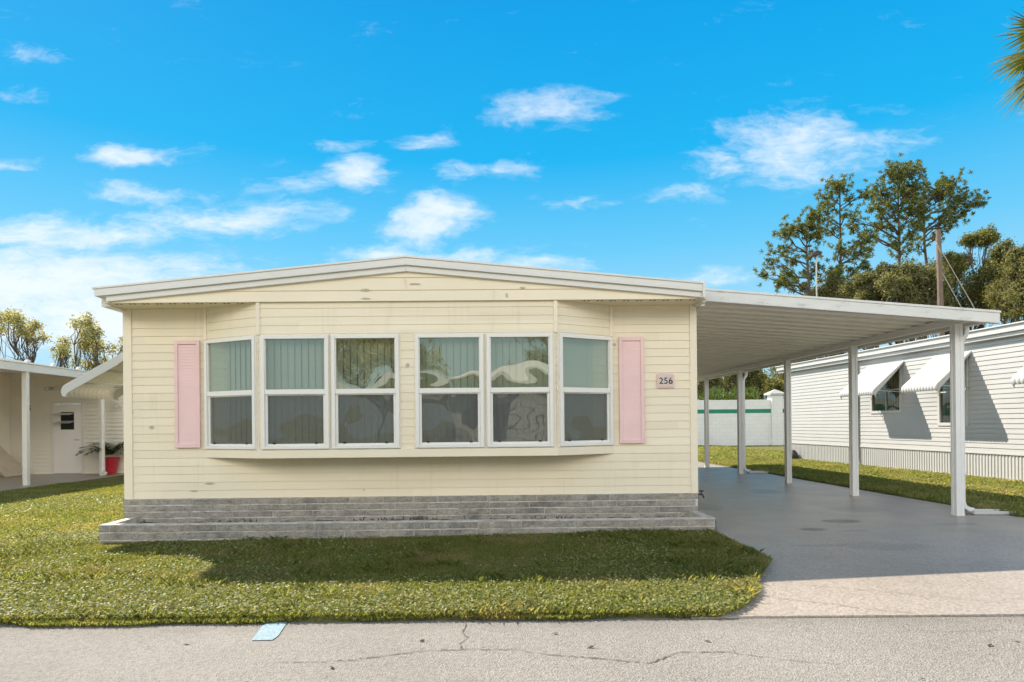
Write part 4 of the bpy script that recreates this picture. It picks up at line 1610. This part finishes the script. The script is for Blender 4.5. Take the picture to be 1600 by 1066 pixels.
dx0, dx1 = -12.825, -12.015
wx0, wx1, wzz0, wzz1 = -12.63, -12.22, 1.28, 1.80
for (a, b, c, e) in ((dx0, wx0, LZ + 0.02, LZ + 2.05), (wx1, dx1, LZ + 0.02, LZ + 2.05), (wx0, wx1, LZ + 0.02, wzz0), (wx0, wx1, wzz1, LZ + 2.05)):
    dd.box(a, b, LW - 0.024, LW + 0.03, c, e)
door = dd.build('door', M['left_door'], lh_)
q = MB()
q.face([(wx0, LW + 0.01, wzz0), (wx1, LW + 0.02, wzz0), (wx1, LW + 0.02, wzz1), (wx0, LW + 0.02, wzz1)])
q.build('pane', M['black'], door)
for zc in (1.52, 1.76):
    q = MB()
    vs = [(wx0 - 0.02, LW - 0.01, zc + 0.02), (wx1 + 0.02, LW - 0.01, zc + 0.02), (wx1 - 0.02, LW - 0.20, zc - 0.04), (wx0 - 0.14, LW - 0.20, zc - 0.04)]
    q.poly(vs + [(a, b, c - 0.012) for a, b, c in vs], [(0, 3, 2, 1), (4, 5, 6, 7), (0, 1, 5, 4), (1, 2, 6, 5), (2, 3, 7, 6), (3, 0, 4, 7)])
    q.build('jalousie_slat', M['steel'], door)
q = MB()
q.tube([(-12.09, LW - 0.01, 0.98), (-12.09, LW - 0.06, 0.98)], 0.022)
q.tube([(-12.09, LW - 0.06, 0.98), (-12.19, LW - 0.07, 0.98)], 0.014)
q.build('handle', M['steel'], door)
for (lx, lz, two) in ((-12.75, 2.50, True), (-10.98, 1.98, False)):
    q = MB()
    q.lathe([(0.0, -0.012), (0.05, -0.012), (0.05, 0.0), (0.0, 0.0)], 0, 0, 12)
    q.v = [(lx + x_, LW - 0.02 + z_, lz + y_) for x_, y_, z_ in q.v]
    for s_ in ((-1, 1) if two else (1,)):
        q.tube([(lx, LW - 0.03, lz), (lx + 0.05 * s_, LW - 0.10, lz)], 0.015, 8)
        q.tube([(lx + 0.05 * s_, LW - 0.08, lz), (lx + 0.09 * s_, LW - 0.15, lz - 0.01), (lx + 0.14 * s_, LW - 0.24, lz - 0.03)], [0.03, 0.055, 0.06], 10)
    q.build('wall_lamp', M['steel'], lh_, smooth=False)
q = MB()
q.box(-13.55, -13.49, LW - 0.03, LW - 0.005, 1.85, 2.0)
q.build('switch_box', M['rock'], lh_)
q = MB()
for (a, b, c, e) in ((17.2, 17.28, 1.75, 2.60), (16.0, 17.2, 1.75, 1.82), (16.0, 17.2, 2.53, 2.60), (16.0, 17.2, 2.15, 2.20)):
    q.box(-14.09, -14.05, a, b, c, e)
lwin = q.build('window', M['left_trim'], lh_)
q = MB()
q.face([(-14.065, 16.0, 1.8), (-14.065, 17.2, 1.8), (-14.065, 17.2, 2.55), (-14.065, 16.0, 2.55)])
q.build('pane', M['glass_dark'], lwin)
# porch roof
q = MB()
q.poly([(-14.1, 13.3, 2.95), (-11.0, 13.3, 2.72), (-11.0, 19.0, 2.72), (-14.1, 19.0, 2.95), (-14.1, 13.3, 2.99), (-11.0, 13.3, 2.76), (-11.0, 19.0, 2.76), (-14.1, 19.0, 2.99)],
       [(0, 3, 2, 1), (4, 5, 6, 7), (0, 1, 5, 4), (1, 2, 6, 5), (2, 3, 7, 6), (3, 0, 4, 7)])
q.poly([(-11.0, 18.4, 2.72), (-5.1, 18.4, 2.72), (-5.1, 26, 2.72), (-11.0, 26, 2.72), (-11.0, 18.4, 2.80), (-5.1, 18.4, 2.80), (-5.1, 26, 2.80), (-11.0, 26, 2.80)],
       [(0, 3, 2, 1), (4, 5, 6, 7), (0, 1, 5, 4), (1, 2, 6, 5), (2, 3, 7, 6), (3, 0, 4, 7)])
q.build('porch_roof', M['left_trim'], lh_)
q = MB()
q.box(-11.0, -10.91, 13.3, 18.45, 2.66, 2.84)
q.box(-11.02, -10.88, 13.3, 18.45, 2.84, 2.87)
q.box(-10.91, -5.0, 18.36, 18.45, 2.66, 2.84)
q.box(-14.2, -10.9, 13.22, 13.3, 2.66, 2.9)
q.build('porch_fascia', M['left_trim'], lh_, bevel=0.006)
for yv in (13.6, 14.0, 15.3, 16.2, 17.2):
    q = MB()
    q.prism([(-11.0, 2.871), (-10.91, 2.871), (-10.92, 2.93), (-10.955, 2.955), (-10.99, 2.93)], yv - 0.05, yv + 0.05, axis='y')
    q.build('gutter_bracket', M['left_trim'], lh_)
for py in (13.45, 15.3, 18.3):
    q = MB()
    q.box(-11.06, -10.95, py - 0.055, py + 0.055, LZ - 0.05, 2.66)
    q.build('porch_post', M['left_trim'], lh_, bevel=0.006)
q = MB()
q.tube([(-10.90, 18.12, 2.68), (-10.88, 18.12, 2.5), (-10.88, 18.12, 0.22), (-10.86, 18.10, 0.10), (-10.74, 18.0, 0.05)], 0.05, 8)
q.build('downpipe', M['left_trim'], lh_)
q = MB()
q.poly([(-13.0, 17.0, 3.0), (-13.0, 26.0, 3.0), (-19.0, 26.0, 4.1), (-19.0, 14.0, 4.1), (-13.0, 14.5, 3.0)], [(0, 1, 2, 3, 4)])
q.poly([(-13.0, 26.0, 2.9), (-13.0, 14.5, 2.9), (-13.0, 14.5, 3.0), (-13.0, 26.0, 3.0)], [(0, 1, 2, 3)])
q.poly([(-19.0, 14.0, 4.1), (-19.0, 26.0, 4.1), (-25.0, 26.0, 3.0), (-25.0, 14.5, 3.0)], [(0, 1, 2, 3)])
q.poly([(-13.0, 14.5, 3.0), (-19.0, 14.0, 4.1), (-25.0, 14.5, 3.0)], [(0, 1, 2)])
q.build('shingle_roof', M['shingle'], lh_)
extrude_sheet('porch_slab', [(-14.1, 8.4), (-10.55, 8.4), (-10.55, 18.6), (-5.0, 18.6), (-5.0, 26.0), (-14.1, 26.0)], 0.022, 0.1, M['driveway'])

# board leaning on the neighbour's side wall
q = MB()
q.poly([(-13.30, 17.75, 0.0), (-13.25, 18.55, 0.0), (-13.92, 18.15, 1.02), (-13.98, 17.15, 1.02)], [(0, 1, 2, 3)])
lb = q.build('board', M['board'])
lb.location = (0, 0, 0)
s4 = lb.modifiers.new('thickness', 'SOLIDIFY')
s4.thickness = 0.03
tag(lb, 'tan board leaning against the neighbouring porch wall', 'board')

# potted palm
pp = empty('potted_palm', (-11.05, 18.75, 0), 'small palm in a red pot on the neighbouring porch', 'plant')
q = MB()
q.lathe([(0.0, 0.0), (0.17, 0.0), (0.175, 0.02), (0.235, 0.40), (0.255, 0.40), (0.265, 0.46), (0.235, 0.46), (0.22, 0.40), (0.0, 0.40)], -11.05, 18.72, 24)
q.build('pot', M['red_pot'], pp, smooth=False)


def frond(base, az, elev, length, nleaf, leaf_len, width, r, droop=0.9):
    """pinnate frond as leaf faces (quads)"""
    out = []
    p = np.array(base, float)
    e = elev
    step = length / nleaf
    for k in range(nleaf):
        d = np.array([math.cos(az) * math.cos(e), math.sin(az) * math.cos(e), math.sin(e)])
        p = p + d * step
        e -= droop / nleaf * (0.5 + k / nleaf)
        if k < 2:
            continue
        s = np.array([-math.sin(az), math.cos(az), 0])
        ll = leaf_len * math.sin(math.pi * (0.15 + 0.8 * k / nleaf))
        for sg in (-1, 1):
            t = unit((s * sg + d * 0.8 + np.array([0, 0, r.uniform(-0.35, 0.1)]))[None])[0]
            tip = p + t * ll
            wv = unit(np.cross(t, np.array([0, 0, 1.0]))[None])[0] * width
            out += [p - wv * 0.4, p + wv * 0.4, (p + tip) / 2 + wv * 0.5, tip]
    return out


lf = []
rp = np.random.default_rng(3)
for k in range(18):
    lf += frond((-11.05, 18.72, 0.42), k * 2 * math.pi / 18 + rp.uniform(-0.2, 0.2), rp.uniform(0.75, 1.35), rp.uniform(0.75, 1.05), 16, 0.34, 0.05, rp, 1.6)
np_mesh('fronds', np.array(lf), 4, M['pot_palm'], pp)


# ------------------------------------------------------------------ trees
def limb_pts(a, b, n, wob, r):
    a, b = np.array(a, float), np.array(b, float)
    L = np.linalg.norm(b - a)
    pts = [a + (b - a) * k / n + (r.normal(size=3) * wob * L * math.sin(math.pi * k / n) if 0 < k < n else 0) for k in range(n + 1)]
    return pts


def pine_tree(x, y, height, crown, label, seed, lean=0.0, group='pines beyond the boundary wall'):
    """tall pine: bare trunk, ascending limbs, needle tufts at their twigs. crown: list of (dx, dz0, radius)"""
    r = np.random.default_rng(seed)
    root = empty('pine_tree', (x, y, 0), label, 'tree', group)
    tb = MB()
    top = np.array([x + lean, y, height])
    tp = limb_pts((x, y, -0.2), top, 8, 0.008, r)
    tb.tube(tp, [0.26 - 0.23 * (k / 8) ** 0.9 for k in range(9)], 8)
    tufts = []

    def trunk_at(z):
        f = np.clip((z + 0.2) / (height + 0.2), 0, 1) * 8
        i = min(int(f), 7)
        return tp[i] + (tp[i + 1] - tp[i]) * (f - i)
    for (dx, dz, rad, ntw) in crown:
        c = np.array([x + dx, y + r.uniform(-0.4, 0.4) * abs(dx) + r.normal() * 0.5, dz])
        zb = max(height * 0.35, dz - 0.35 * abs(dx) - rad * 0.9)
        a = trunk_at(min(zb, height - 0.3))
        lp = limb_pts(a, c, 4, 0.06, r)
        L = np.linalg.norm(c - a)
        r0 = min(0.11, 0.035 + 0.014 * L)
        tb.tube(lp, [r0 * (1 - 0.75 * k / 4) for k in range(5)], 5)
        for k in range(ntw):
            v = unit(r.normal(size=(1, 3)))[0] * np.array([1.0, 1.0, 0.62])
            t = c + v * rad * r.uniform(0.35, 1.05)
            s = lp[r.integers(2, 5)]
            tb.tube(limb_pts(s, t, 2, 0.06, r), [0.03, 0.02, 0.010], 3, cap=False)
            tufts.append(t)
            for _ in range(2):
                tufts.append(t + r.normal(size=3) * 0.36)
    tb.build('trunk', M['bark'], root)
    tufts = np.array(tufts)
    m = 34
    c = np.repeat(tufts, m, axis=0)
    d = unit(r.normal(size=(len(c), 3)) + np.array([0, 0, 0.45]))
    e = unit(np.cross(d, r.normal(size=(len(c), 3))))
    L = r.uniform(0.12, 0.30, len(c))[:, None]
    W = 0.021
    q = np.stack([c, c + d * L * 0.55 + e * W, c + d * L, c + d * L * 0.55 - e * W], 1)
    np_mesh('crown', q, 4, M['pine'], root)
    return root


def bushy_tree(name, x, y, height, blobs, mat, bark, label, seed, nleaf, leaf, cat='tree', group=None, trunk_r=0.16, nlimb=1, sparse=0.5, z0=0.0):
    """broad tree: forked trunk, limbs into each clump, leaf clumps with gaps. blobs: (dx, dy, z, rx, rz)"""
    r = np.random.default_rng(seed)
    root = empty(name, (x, y, 0), label, cat, group)
    tb = MB()
    fork = np.array([x, y, max(0.6, height * 0.28)])
    tb.tube(limb_pts((x, y, -0.2), fork, 3, 0.03, r), [trunk_r * 1.25, trunk_r, trunk_r * 0.9, trunk_r * 0.85], 8)
    cents, wts = [], []
    for (dx, dy, z, rx, rz) in blobs:
        c = np.array([x + dx, y + dy, z])
        lp = limb_pts(fork, c, 5, 0.07, r)
        tb.tube(lp, [trunk_r * 0.6 * (1 - 0.8 * k / 5) + 0.008 for k in range(6)], 5)
        nt = max(8, int(24 * rx))
        for k in range(nt):
            v = unit(r.normal(size=(1, 3)))[0]
            t = c + v * np.array([rx, rx, rz]) * r.uniform(0.35, 1.0) ** 0.8 * r.choice([1.0, 1.0, 1.12, 1.35])
            s = lp[r.integers(2, 6)]
            tb.tube(limb_pts(s, t, 3, 0.07, r), [0.028, 0.02, 0.013, 0.006], 3, cap=False)
            cents.append((t, rx))
    tb.build('trunk', bark, root)
    C = np.array([c for c, _ in cents])
    rad = np.array([q for _, q in cents])
    n = nleaf
    idx = r.integers(0, len(C), n)
    p = C[idx] + r.normal(size=(n, 3)) * (0.125 * rad[idx] + 0.11)[:, None] * sparse * 1.6
    p[:, 2] = np.maximum(p[:, 2], 0.1)
    np_mesh('crown', leaf_quads(p, leaf, 1.7, 0.0, r), 4, mat, root)
    return root


# px,py in the picture at depth Y -> world: X = (px-760)/1000*Y-0.1, Z = 1.3+(h-py)/1000*Y (worked out beforehand)
def at(pxx, pyy, Y):
    X = Y * math.tan(math.atan((pxx - 772) / 1000) + 0.01222)
    return X - 0.097, 1.30 + (666 - 0.0096 * (pxx - 600) - pyy) / 1000 * (Y + 0.01222 * X)


def crown_from(pts, Y, x0):
    out = []
    for (a, b, rp_, n) in pts:
        X, Z = at(a, b, Y)
        out.append((X - x0, Z, rp_ / 1000 * Y, n))
    return out


# pines (three tall ones and a lower leaning one)
Yp = 46
xA = at(1409, 400, Yp)[0]
pine_tree(xA, Yp, at(1410, 268, Yp)[1], crown_from([
    (1400, 275, 26, 26), (1425, 266, 24, 26), (1385, 297, 20, 20), (1450, 290, 26, 26), (1418, 300, 26, 26), (1402, 330, 26, 24), (1435, 330, 26, 24), (1392, 350, 18, 14), (1425, 362, 22, 18),
    (1355, 336, 15, 9), (1340, 343, 11, 6), (1338, 358, 12, 7), (1372, 322, 10, 5), (1352, 368, 10, 5), (1370, 310, 8, 4), (1395, 385, 14, 8), (1412, 398, 14, 8)], Yp, xA),
    'tallest pine, dense dark crown left of the wooden utility pole', 21)
Yp = 48
xB = at(1447, 400, Yp)[0]
pine_tree(xB, Yp, at(1452, 280, Yp)[1], crown_from([
    (1475, 300, 24, 22), (1500, 285, 22, 20), (1515, 305, 16, 14), (1522, 322, 14, 12), (1490, 325, 20, 14), (1470, 345, 18, 14), (1495, 345, 14, 9), (1480, 358, 16, 12), (1460, 310, 24, 22), (1445, 345, 18, 12), (1440, 380, 14, 8),
    (1505, 335, 9, 5), (1500, 275, 12, 8)], Yp, xB),
    'pine with a spreading crown right behind the wooden utility pole', 22)
Yp = 44
xC = at(1316, 400, Yp)[0]
pine_tree(xC, Yp, at(1313, 290, Yp)[1], crown_from([
    (1307, 296, 14, 14), (1318, 290, 12, 10), (1300, 306, 9, 7), (1341, 312, 8, 7), (1292, 320, 8, 5), (1322, 316, 7, 4), (1285, 333, 9, 6), (1295, 342, 8, 5), (1310, 345, 7, 4), (1303, 362, 9, 5),
    (1340, 380, 14, 10), (1330, 395, 14, 10), (1350, 395, 12, 9), (1300, 400, 10, 6), (1345, 418, 14, 10), (1328, 430, 12, 8), (1365, 388, 8, 4)], Yp, xC),
    'slender pine with a thin open crown and a small tuft at the top', 23)
Yp = 42
xD = at(1264, 440, Yp)[0]
pine_tree(xD, Yp, at(1256, 350, Yp)[1], crown_from([
    (1262, 345, 14, 12), (1248, 355, 14, 12), (1272, 352, 12, 10), (1235, 365, 12, 9), (1280, 365, 10, 7), (1222, 372, 9, 6), (1265, 375, 13, 9), (1248, 380, 11, 7), (1225, 392, 9, 5), (1212, 408, 10, 6), (1270, 398, 11, 7),
    (1243, 405, 10, 6), (1208, 425, 8, 5), (1222, 432, 11, 8), (1240, 440, 13, 10), (1216, 448, 10, 7), (1275, 425, 11, 7), (1262, 448, 12, 8), (1290, 440, 12, 8), (1285, 415, 9, 5)], Yp, xD),
    'lowest pine, leftmost, with clumps spread down to the carport roof', 24)


def blobs_from(pts, Y, x0, y0, r):
    out = []
    for (a, b, ra, rb) in pts:
        dy = r.uniform(-1.5, 1.5)
        X, Z = at(a, b, Y)
        out.append((X - x0, dy, Z, ra / 1000 * Y, rb / 1000 * Y))
    return out


rb_ = np.random.default_rng(77)
BUSH = [
    ('oak_tree', 38, 1372, [(1360, 445, 22, 18), (1385, 430, 18, 14), (1350, 465, 20, 14), (1375, 470, 30, 18), (1340, 440, 12, 8)], 'oak_brown', 'pale_bark', 'thin brownish tree in front of the pines, left of the utility pole', 14000),
    ('oak_tree', 37, 1425, [(1425, 440, 30, 26), (1405, 450, 20, 18), (1450, 450, 20, 22), (1425, 475, 40, 20), (1400, 480, 25, 14), (1440, 420, 12, 10), (1465, 470, 24, 20), (1380, 455, 20, 18), (1415, 425, 12, 10)], 'oak_brown', 'pale_bark', 'bushy olive tree directly left of the utility pole', 20000),
    ('oak_tree', 40, 1505, [(1500, 420, 24, 22), (1520, 400, 20, 16), (1485, 450, 20, 24), (1515, 450, 30, 24), (1500, 480, 36, 20), (1525, 378, 14, 9), (1540, 372, 10, 7), (1510, 380, 10, 7), (1485, 415, 14, 14), (1540, 430, 22, 24), (1530, 470, 26, 20)], 'oak_green', 'bark', 'dark green tree right of the utility pole behind the guy wires', 22000),
    ('oak_tree', 36, 1580, [(1585, 390, 16, 12), (1570, 410, 16, 14), (1595, 420, 24, 20), (1565, 440, 22, 20), (1590, 460, 34, 24), (1560, 480, 26, 18), (1615, 395, 20, 16)], 'oak_brown', 'pale_bark', 'olive brown tree at the right edge behind the pale home', 22000),
    ('oak_tree', 34, 1640, [(1640, 440, 40, 34), (1610, 480, 34, 24), (1670, 470, 40, 34)], 'oak_brown', 'pale_bark', 'broad brownish tree cut by the right edge', 12000),
    ('oak_tree', 43, 1305, [(1300, 440, 16, 14), (1320, 455, 20, 14), (1285, 460, 20, 12), (1335, 470, 20, 14)], 'oak_brown', 'bark', 'low brown tree between the thin pine and the carport roof', 9000),
    ('oak_tree', 40, 1175, [(1120, 600, 24, 22), (1150, 590, 24, 22), (1175, 605, 26, 20), (1100, 615, 22, 16), (1145, 620, 30, 14), (1080, 590, 30, 26)], 'oak_brown', 'pale_bark', 'tangled brown tree seen over the white wall beneath the carport roof', 20000),
    ('oak_tree', 38, 1200, [(1192, 590, 16, 18), (1200, 610, 16, 14), (1186, 604, 12, 12)], 'oak_green', 'bark', 'dark shaded tree over the white wall beside the pillar cap', 9000),
    ('oak_tree', 42, 1222, [(1222, 590, 14, 18), (1235, 600, 14, 16), (1215, 606, 8, 8)], 'gold', 'pale_bark', 'yellow green tree above the wall pillar', 7000),
    ('oak_tree', 40, 1270, [(1270, 545, 40, 26), (1320, 530, 40, 26), (1250, 580, 30, 20)], 'oak_brown', 'pale_bark', 'brown tree glimpsed between the carport roof and the pale home', 9000),
]
for i, (nm, Y, px0, pts, mt, bk_, lab, nl_) in enumerate(BUSH):
    X0 = at(px0, 500, Y)[0]
    bl_ = blobs_from(pts, Y, X0, Y, rb_)
    bushy_tree(nm, X0, Y, max(b[2] for b in bl_), bl_, M[mt], M[bk_], lab, 100 + i, int(nl_ * 1.75), 0.125, group='broad trees behind the wall')
LEFT = [
    (38, 22, [(15, 495, 18, 12), (45, 500, 16, 12), (-5, 512, 20, 14), (28, 515, 18, 10), (62, 520, 10, 8), (50, 530, 10, 7), (-30, 500, 24, 18), (70, 512, 7, 5)], 'golden leaved tree at the left edge over the neighbouring porch', 9000),
    (36, 150, [(128, 520, 14, 12), (150, 512, 14, 12), (170, 520, 14, 14), (140, 540, 14, 10), (165, 545, 18, 14), (188, 512, 10, 10), (135, 565, 16, 8), (120, 538, 8, 6), (185, 535, 12, 12)], 'golden brown tree just left of the cream home', 9500),
    (40, 92, [(95, 530, 9, 6), (82, 552, 14, 8), (105, 548, 12, 8), (100, 565, 16, 8), (88, 538, 7, 5), (112, 530, 6, 5)], 'low thin tree between two golden trees at left', 3600),
]
for i, (Y, px0, pts, lab, nl_) in enumerate(LEFT):
    X0 = at(px0, 500, Y)[0]
    bl_ = blobs_from(pts, Y, X0, Y, rb_)
    bushy_tree('turkey_oak', X0, Y, max(b[2] for b in bl_), bl_, M['gold'], M['bark'], lab, 150 + i, int(nl_ * 0.50), 0.13, group='golden trees beyond the neighbouring house', trunk_r=0.09)

# palmetto shrub above the wall
plm = empty('palmetto', (14, 36, 0), 'spiky green palmetto clump showing over the white wall', 'shrub')
lf = []
for k in range(70):
    cx, cy, cz = rp.uniform(12.2, 15.2), 36 + rp.uniform(-1, 1), rp.uniform(2.3, 3.0)
    for j in range(16):
        a = rp.uniform(0, 6.28)
        e = rp.uniform(0.1, 1.5)
        d = np.array([math.cos(a) * math.cos(e), math.sin(a) * math.cos(e), math.sin(e)])
        s = np.cross(d, rp.normal(size=3))
        s = s / np.linalg.norm(s) * 0.035
        c = np.array([cx, cy, cz])
        L = rp.uniform(0.35, 0.65)
        lf += [c - s * 0.4, c + s, c + d * L, c + d * L * 0.5 - s]
np_mesh('fronds', np.array(lf), 4, M['palmetto'], plm)
for k in range(9):
    q = MB()
    xx = 12.4 + k * 0.33
    q.tube([(xx, 36, -0.1), (xx + 0.1, 36.1, 1.4), (xx, 36, 2.7)], [0.09, 0.08, 0.06], 6)
    q.build('stem', M['bark'], plm)


# tall palm whose crown reaches into the top right corner
def cabbage_palm(x, y, h, label, seed, nfan=30, R_=0.86):
    r = np.random.default_rng(seed)
    root = empty('palm_tree', (x, y, 0), label, 'palm', None)
    tb = MB()
    tb.tube([(x, y, -0.1), (x + 0.05, y, h * 0.5), (x, y, h)], [0.20, 0.16, 0.17], 12)
    trunk = tb.build('trunk', M['pale_bark'], root)
    stems = MB()
    out = []
    for k in range(nfan):
        az = k * 2.39996
        e = -0.75 + 2.1 * (k / nfan)
        d = np.array([math.cos(az) * math.cos(e), math.sin(az) * math.cos(e), math.sin(e)])
        c0 = np.array([x, y, h])
        c = c0 + d * R_ * 0.62
        stems.tube([c0, c0 + d * R_ * 0.35 + np.array([0, 0, 0.05]), c], [0.025, 0.018, 0.012], 5)
        s = np.array([-math.sin(az), math.cos(az), 0])
        up = np.cross(d, s)
        for j in range(34):
            th = -1.75 + 3.5 * j / 33 + r.uniform(-0.03, 0.03)
            dirv = d * math.cos(th) + s * math.sin(th) * 1.0 - up * 0.15 * abs(math.sin(th))
            dirv = dirv / np.linalg.norm(dirv)
            L = R_ * r.uniform(0.62, 0.85) * (0.75 + 0.25 * math.cos(th))
            tip = c + dirv * L + np.array([0, 0, -0.16 * L * r.uniform(0.3, 1.4)])
            wv = np.cross(dirv, up)
            wv = wv / np.linalg.norm(wv) * 0.020
            mid = c + dirv * L * 0.5
            out += [c, mid + wv, tip, mid - wv]
    stems.build('leaf_stem', M['palmetto'], root)
    np_mesh('crown', np.array(out), 4, M['palm'], root)
    return root


cabbage_palm(9.27, 10.0, 7.2, 'tall palm whose fronds reach into the top right corner', 31)

# ------------------------------------------------------------------ utility pole, lamp pole
ux, uz = at(1470, 360, 29)
up_ = empty('utility_pole', (ux, 29, 0), 'weathered wooden utility pole with guy wires behind the pale home', 'utility pole')
q = MB()
q.tube([(ux + 0.16, 29, -0.1), (ux + 0.08, 29, 5), (ux - 0.03, 29, uz)], [0.15, 0.125, 0.10], 12)
q.build('pole', M['pole_wood'], up_, smooth=False)
q = MB()
q.tube([(ux, 28.9, uz - 1.05), (ux - 0.25, 28.7, uz - 0.85), (ux - 0.42, 28.6, uz - 0.72)], 0.03, 6)
q.build('bracket', M['steel'], up_)
for (dx, dz_, ex) in ((0.0, 0.75, 3.4), (0.02, 1.75, 2.7)):
    q = MB()
    q.tube([(ux + dx, 29, uz - dz_), (ux + ex + 1.5, 28.6, 0.0)], 0.017, 5)
    q.build('guy_wire', M['wire'], up_)
lx, lz = at(1278, 402, 33)
lp_ = empty('lamp_pole', (lx, 33, 0), 'thin white pole with a dark floodlight above the carport roof', 'lamp post')
q = MB()
q.tube([(lx, 33, -0.1), (lx, 33, lz)], [0.042, 0.034], 10)
q.build('pole', M['awning'], lp_)
q = MB()
q.prism([(lx - 0.30, lz - 0.03), (lx + 0.16, lz + 0.10), (lx + 0.22, lz + 0.20), (lx - 0.05, lz + 0.30), (lx - 0.34, lz + 0.12)], 32.75, 33.2, axis='y')
q.build('lamp_head', M['rock'], lp_, bevel=0.03)

# ------------------------------------------------------------------ across the road (mirrored in the windows)
OY = -9.6
oh = empty('opposite_home', (0, OY, 0), 'white mobile home with carport across the road, mirrored in the bow windows', 'house')
q = MB()
siding(q, (5.2, OY), (-1.2, OY), 0.6, 2.95, 0.2, 0.03)
q.build('wall', M['far_house'], oh)
q = MB()
q.poly([(-1.6, OY + 0.4, 2.95), (5.6, OY + 0.4, 2.95), (2.0, OY + 0.4, 3.6), (-1.6, -22, 2.95), (5.6, -22, 2.95), (2.0, -22, 3.6)], [(0, 1, 2), (0, 2, 5, 3), (1, 4, 5, 2), (0, 3, 4, 1)])
q.build('roof', M['white'], oh)
q = MB()
q.box(-1.7, 5.7, OY + 0.4, OY + 0.5, 2.85, 3.0)
q.build('fascia', M['awning'], oh)
q = MB()
q.box(-6.2, -1.65, -19, OY + 0.4, 2.62, 2.84)
q.build('carport_roof', M['awning'], oh)
for px_ in (-6.0, -4.4):
    q = MB()
    q.box(px_ - 0.06, px_ + 0.06, OY + 0.1, OY + 0.22, 0, 2.62)
    q.build('post', M['awning'], oh)
for a_, b_ in ((-0.5, 1.0), (2.6, 4.2)):
    q = MB()
    q.box(a_, b_, OY + 0.03, OY + 0.07, 1.1, 2.3)
    q.build('window', M['dark'], oh)
q = MB()
siding(q, (5.2, OY + 0.05), (-1.2, OY + 0.05), 0.0, 0.6, 0.2, 0.02)
q.build('skirting', M['stone'], oh)
bushy_tree('oak_tree', -6.5, -27, 8.5, [(0, 0, 6.6, 2.4, 1.8), (2.4, 0.5, 5.6, 1.8, 1.4), (-2, 0.4, 6.0, 2.0, 1.6), (0.6, -0.5, 8.0, 1.5, 1.2)], M['gold'], M['bark'], 'green tree across the road, mirrored in the left windows', 201, 12000, 0.20)
bushy_tree('oak_tree', 6.2, -30, 8.5, [(0, 0, 7.0, 2.4, 1.8), (2, 0.5, 5.6, 2.0, 1.6), (-2.4, 0.4, 5.8, 1.8, 1.4)], M['oak_brown'], M['pale_bark'], 'brown tree across the road, mirrored in the right windows', 202, 10000, 0.20)
